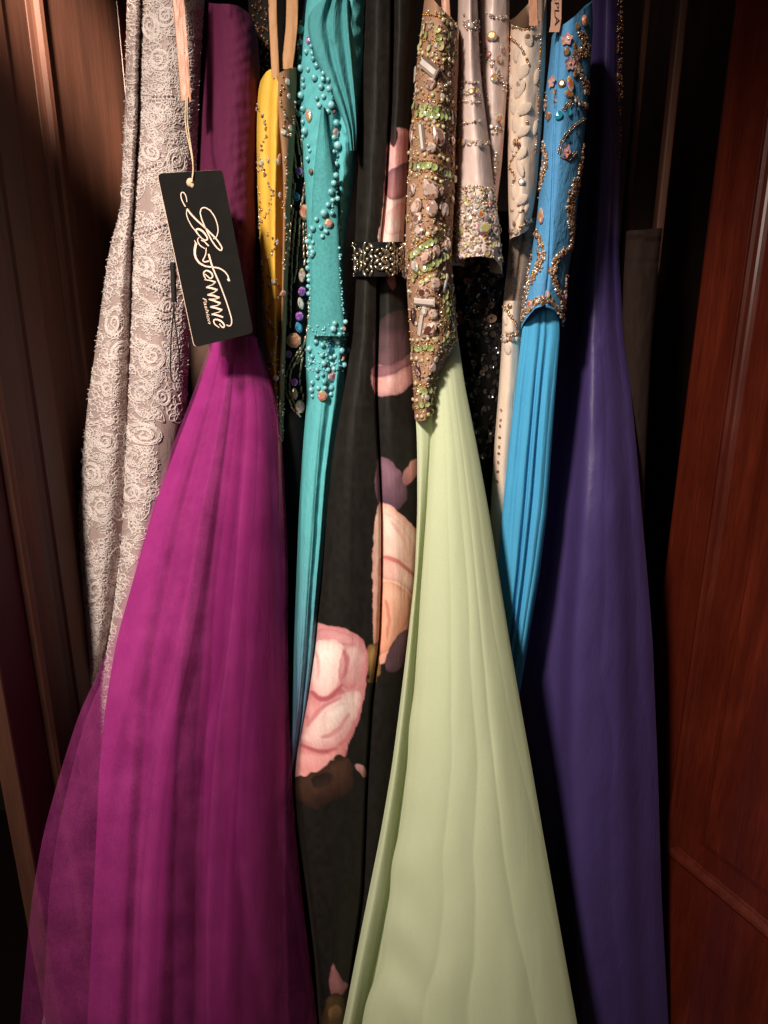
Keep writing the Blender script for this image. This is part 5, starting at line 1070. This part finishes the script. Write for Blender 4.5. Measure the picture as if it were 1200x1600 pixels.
# ------------------------------------------------------------------ ivory gown: petals and gold beads
IB = [child(ivo, 'bodice'), child(ivo, 'tulle_midriff'), child(ivo, 'skirt')]
TP['petal'] = (*rings([(1.0, -0.1), (0.92, 0.5), (0.55, 0.9), (0.1, 1.0)], 12, shape=marq, tw=False), True)
for x, y, sx, sy, a in ((807, 85, 12, 7, -70), (818, 112, 12, 8, -60), (812, 140, 15, 9, -30), (803, 165, 13, 8, -60), (820, 170, 13, 8, -40), (805, 195, 12, 7, -70), (818, 205, 12, 7, -35), (801, 225, 12, 6, -75), (815, 240, 11, 7, -50), (813, 262, 15, 6, 75), (803, 300, 12, 7, -70), (815, 312, 12, 7, -40), (806, 335, 13, 8, -25), (822, 325, 10, 6, -60), (799, 128, 10, 5, -80), (826, 62, 11, 7, 70), (838, 120, 12, 6, 85), (836, 200, 12, 6, 85), (790, 498, 11, 5, 88), (795, 517, 8, 5, 0), (793, 545, 10, 6, 80)):
    put('satin_petal', ivo, IB, 'petal', IVP, x, y, sx, sy, a, hgt=3.2, lift=0.3)
st = Stuff()
for pth, wd, n in (([(798, 40), (815, 46), (832, 44), (845, 30)], 2, 60), ([(799, 60), (812, 70), (822, 90), (828, 105)], 1.6, 45), ([(797, 70), (796, 110), (794, 170)], 2, 60), ([(845, 55), (842, 110), (840, 180), (836, 240)], 2.5, 90), ([(824, 190), (818, 205), (808, 220), (812, 235), (802, 245), (797, 258)], 2.4, 70), ([(796, 262), (806, 275), (801, 290)], 2, 36), ([(797, 328), (812, 330), (826, 327)], 1.4, 36), ([(796, 362), (808, 360), (822, 350), (832, 345)], 3.5, 70), ([(787, 478), (796, 490), (804, 505), (808, 520)], 3, 60), ([(784, 526), (798, 524), (812, 522)], 1.2, 34), ([(784, 532), (798, 531), (812, 530)], 2.5, 40), ([(826, 60), (845, 54)], 2, 20)):
    p = along(pth, 1.0)
    for _ in range(n):
        x, y, a = random.choice(p); put('', ivo, IB, 'seed', random.choice([GOLD, BRONZE, BRONZE, CLEAR]), x + jit(0.8), y + jit(wd), random.uniform(1.2, 2.3), lift=1, stuff=st)
for y in np.arange(640, 760, 14): put('', ivo, IB[2:], 'sequin', SROSE, np.interp(y, [600, 860], [783, 769]) + 2.5, y + jit(3), 3, 2.2, jit(90), stuff=st, lift=0.5, hgt=1)
st.build('seed_beads', ivo)
for x, y, r_ in ((812, 131, 5), (815, 284, 5.5), (806, 222, 5), (812, 226, 4), (824, 58, 4.5), (805, 350, 4), (820, 345, 5), (827, 344, 4), (800, 362, 5), (808, 362, 5), (797, 478, 4), (806, 530, 4.5), (790, 531, 4.5), (799, 530, 4)): put('crystal', ivo, IB, 'stone', random.choice([CLEAR, DARKC, BRONZE]), x, y, r_, hgt=r_ * 0.8, lift=2)
M_LOOP = fabric('peach_loop', (206, 150, 120), rough=0.5, sheen=0.2, var=0.05)
ribbon('hanger_loop', ivo, [(-60, 832), (0, 833), (40, 834)], M_LOOP, 14, 0.905)

# ------------------------------------------------------------------ blue gown: bronze bead borders, flowers
UB = [child(blu, 'bodice'), child(blu, 'skirt')]
st = Stuff()
paths = [([(850, 128), (852, 150), (853, 172)], 2, 34), ([(858, 175), (857, 183)], 3, 10), ([(846, 218), (852, 235), (853, 255), (846, 280), (841, 300), (837, 312)], 3.5, 110), ([(838, 318), (832, 340), (832, 362)], 3, 40), ([(836, 358), (845, 378), (847, 400), (841, 420), (828, 440), (819, 462), (814, 495)], 5, 190), ([(828, 375), (830, 400), (824, 425), (819, 445)], 2.5, 60),
         ([(908, 50), (915, 70), (912, 90)], 7, 50), ([(903, 75), (898, 95), (905, 110)], 5, 40), ([(905, 115), (915, 130), (922, 150)], 8, 90), ([(900, 155), (910, 165), (922, 168)], 5, 40), ([(920, 200), (915, 225), (910, 255), (905, 275)], 3.5, 80), ([(903, 278), (895, 300), (890, 325), (893, 350), (897, 372), (898, 382)], 6, 190), ([(896, 384), (880, 392), (868, 405), (862, 425), (868, 445), (874, 458)], 4, 130), ([(886, 430), (884, 460)], 3, 30),
         ([(814, 500), (822, 486), (834, 474), (846, 466), (856, 468), (866, 477), (876, 490), (880, 505)], 4.5, 190), ([(872, 458), (882, 470), (884, 490)], 6, 80)]
for pth, wd, n in paths:
    p = along(pth, 1.0)
    for _ in range(int(n * 1.7)):
        x, y, a = random.choice(p); o_ = jit(wd); r_ = random.uniform(1.3, 2.7)
        put('', blu, UB, 'seed', random.choice([BRONZE, BRONZE, BRONZE, GOLD, CLEAR]), x + o_ * abs(math.sin(R(a))) + jit(1), y + o_ * abs(math.cos(R(a))) + jit(1), r_, lift=1.1, stuff=st)
for pth in ([(873, 240), (876, 225), (884, 210), (897, 196), (913, 185)], [(877, 246), (888, 250), (900, 236)], [(880, 172), (886, 162), (893, 156)], [(889, 168), (894, 160)]):
    for x, y, a in along(pth, 2.6):
        for off in (-1.4, 1.4): put('', blu, UB, 'seed', random.choice([SILV, BRONZE]), x + off, y + off * 0.5, 1.4, lift=1, stuff=st)
st.build('seed_beads', blu)
for x, y, r_ in ((886, 62, 9), (888, 100, 9.5), (865, 128, 9), (866, 159, 9), (882, 236, 10)):
    put('flower_sequin', blu, UB, 'flower', FLW, x, y, r_, ang=jit(90), hgt=r_ * 0.7, lift=1.5); put('bead', blu, UB, 'pearl', CLEAR, x + 1, y, 2.2, lift=4)
for x, y, r_ in ((874, 181, 6.5), (887, 175, 6), (885, 218, 6), (899, 206, 5), (898, 170, 5), (830, 381, 4.5), (896, 310, 4)): put('sequin', blu, UB, 'sequin', STEAL, x, y, r_, hgt=5, lift=1.5, tilt=0.25)
for t, m, x, y, sx, sy, a in (('marquise', ABC, 890, 131, 12, 6, 62), ('marquise', ABC, 888, 147, 11, 5.5, 5), ('stone', PEACH, 912, 33, 9, 8, 0), ('drop', ABC, 847, 337, 13, 7.5, 275), ('stone', ABC, 855, 461, 7, 7, 0), ('stone', PEACH, 829, 474, 6, 5, 0), ('stone', ABC, 882, 463, 5.5, 5.5, 0), ('stone', BRONZE, 878, 131, 6, 6, 0), ('stone', BRONZE, 868, 144, 5, 5, 0), ('stone', BRONZE, 858, 183, 5.5, 5.5, 0), ('stone', BRONZE, 885, 81, 5.5, 6, 0), ('stone', BRONZE, 901, 42, 5, 6, 0), ('stone', BRONZE, 897, 72, 4, 5, 0), ('stone', BRONZE, 896, 84, 4, 4.5, 0), ('stone', BRONZE, 897, 117, 5, 5, 0), ('stone', BRONZE, 847, 474, 4, 4, 0), ('stone', DARKC, 836, 352, 5, 5, 0)):
    put('crystal', blu, UB, t, m, x, y, sx, sy, a, hgt=min(sx, sy) * 0.8, lift=1.6)
for x in [random.uniform(0, 1) for _ in range(110)]:
    pth, wd, n = random.choice(paths); q = random.choice(along(pth, 1.0)); put('bead', blu, UB, 'stone', random.choice([BRONZE, BRONZE, CLEAR, ABC]), q[0] + jit(wd), q[1] + jit(1), random.uniform(3, 4.2), hgt=2.8, lift=1.4, ang=jit(90))
TAPE = fabric('printed_tape', (198, 152, 130), rough=0.6, sheen=0.2, var=0.05)
tape = ribbon('hanger_loop', blu, [(-60, 868), (0, 870), (40, 869), (50, 866)], TAPE, 17, 0.866)
TINK = plain('tape_ink', (60, 40, 36), rough=0.7)
def on_tape(x, y):
    h_ = hit([tape], x, y); return (h_[0] + h_[1] * 0.0008) if h_ else P1(x, y, 0.865)
text_on('tape_lettering', blu, 'EPLA', (866, -7), (866.5, 40), 7.5, TINK, 0.0, on_tape)

# ------------------------------------------------------------------ beads down the far edge of the violet gown
VB = [child(vio, 'body')]
st = Stuff()
for _ in range(150): put('', vio, VB, 'seed', random.choice([BRONZE, BRB, GOLD]), 968 + jit(4), random.uniform(-5, 175) ** 1.0, random.uniform(1.4, 2.6), lift=1, stuff=st)
for _ in range(24): put('', vio, VB, 'seed', random.choice([BRB, GOLD]), 967 + jit(2), random.uniform(175, 250), random.uniform(1.2, 2.0), lift=1, stuff=st)
st.build('seed_beads', vio)
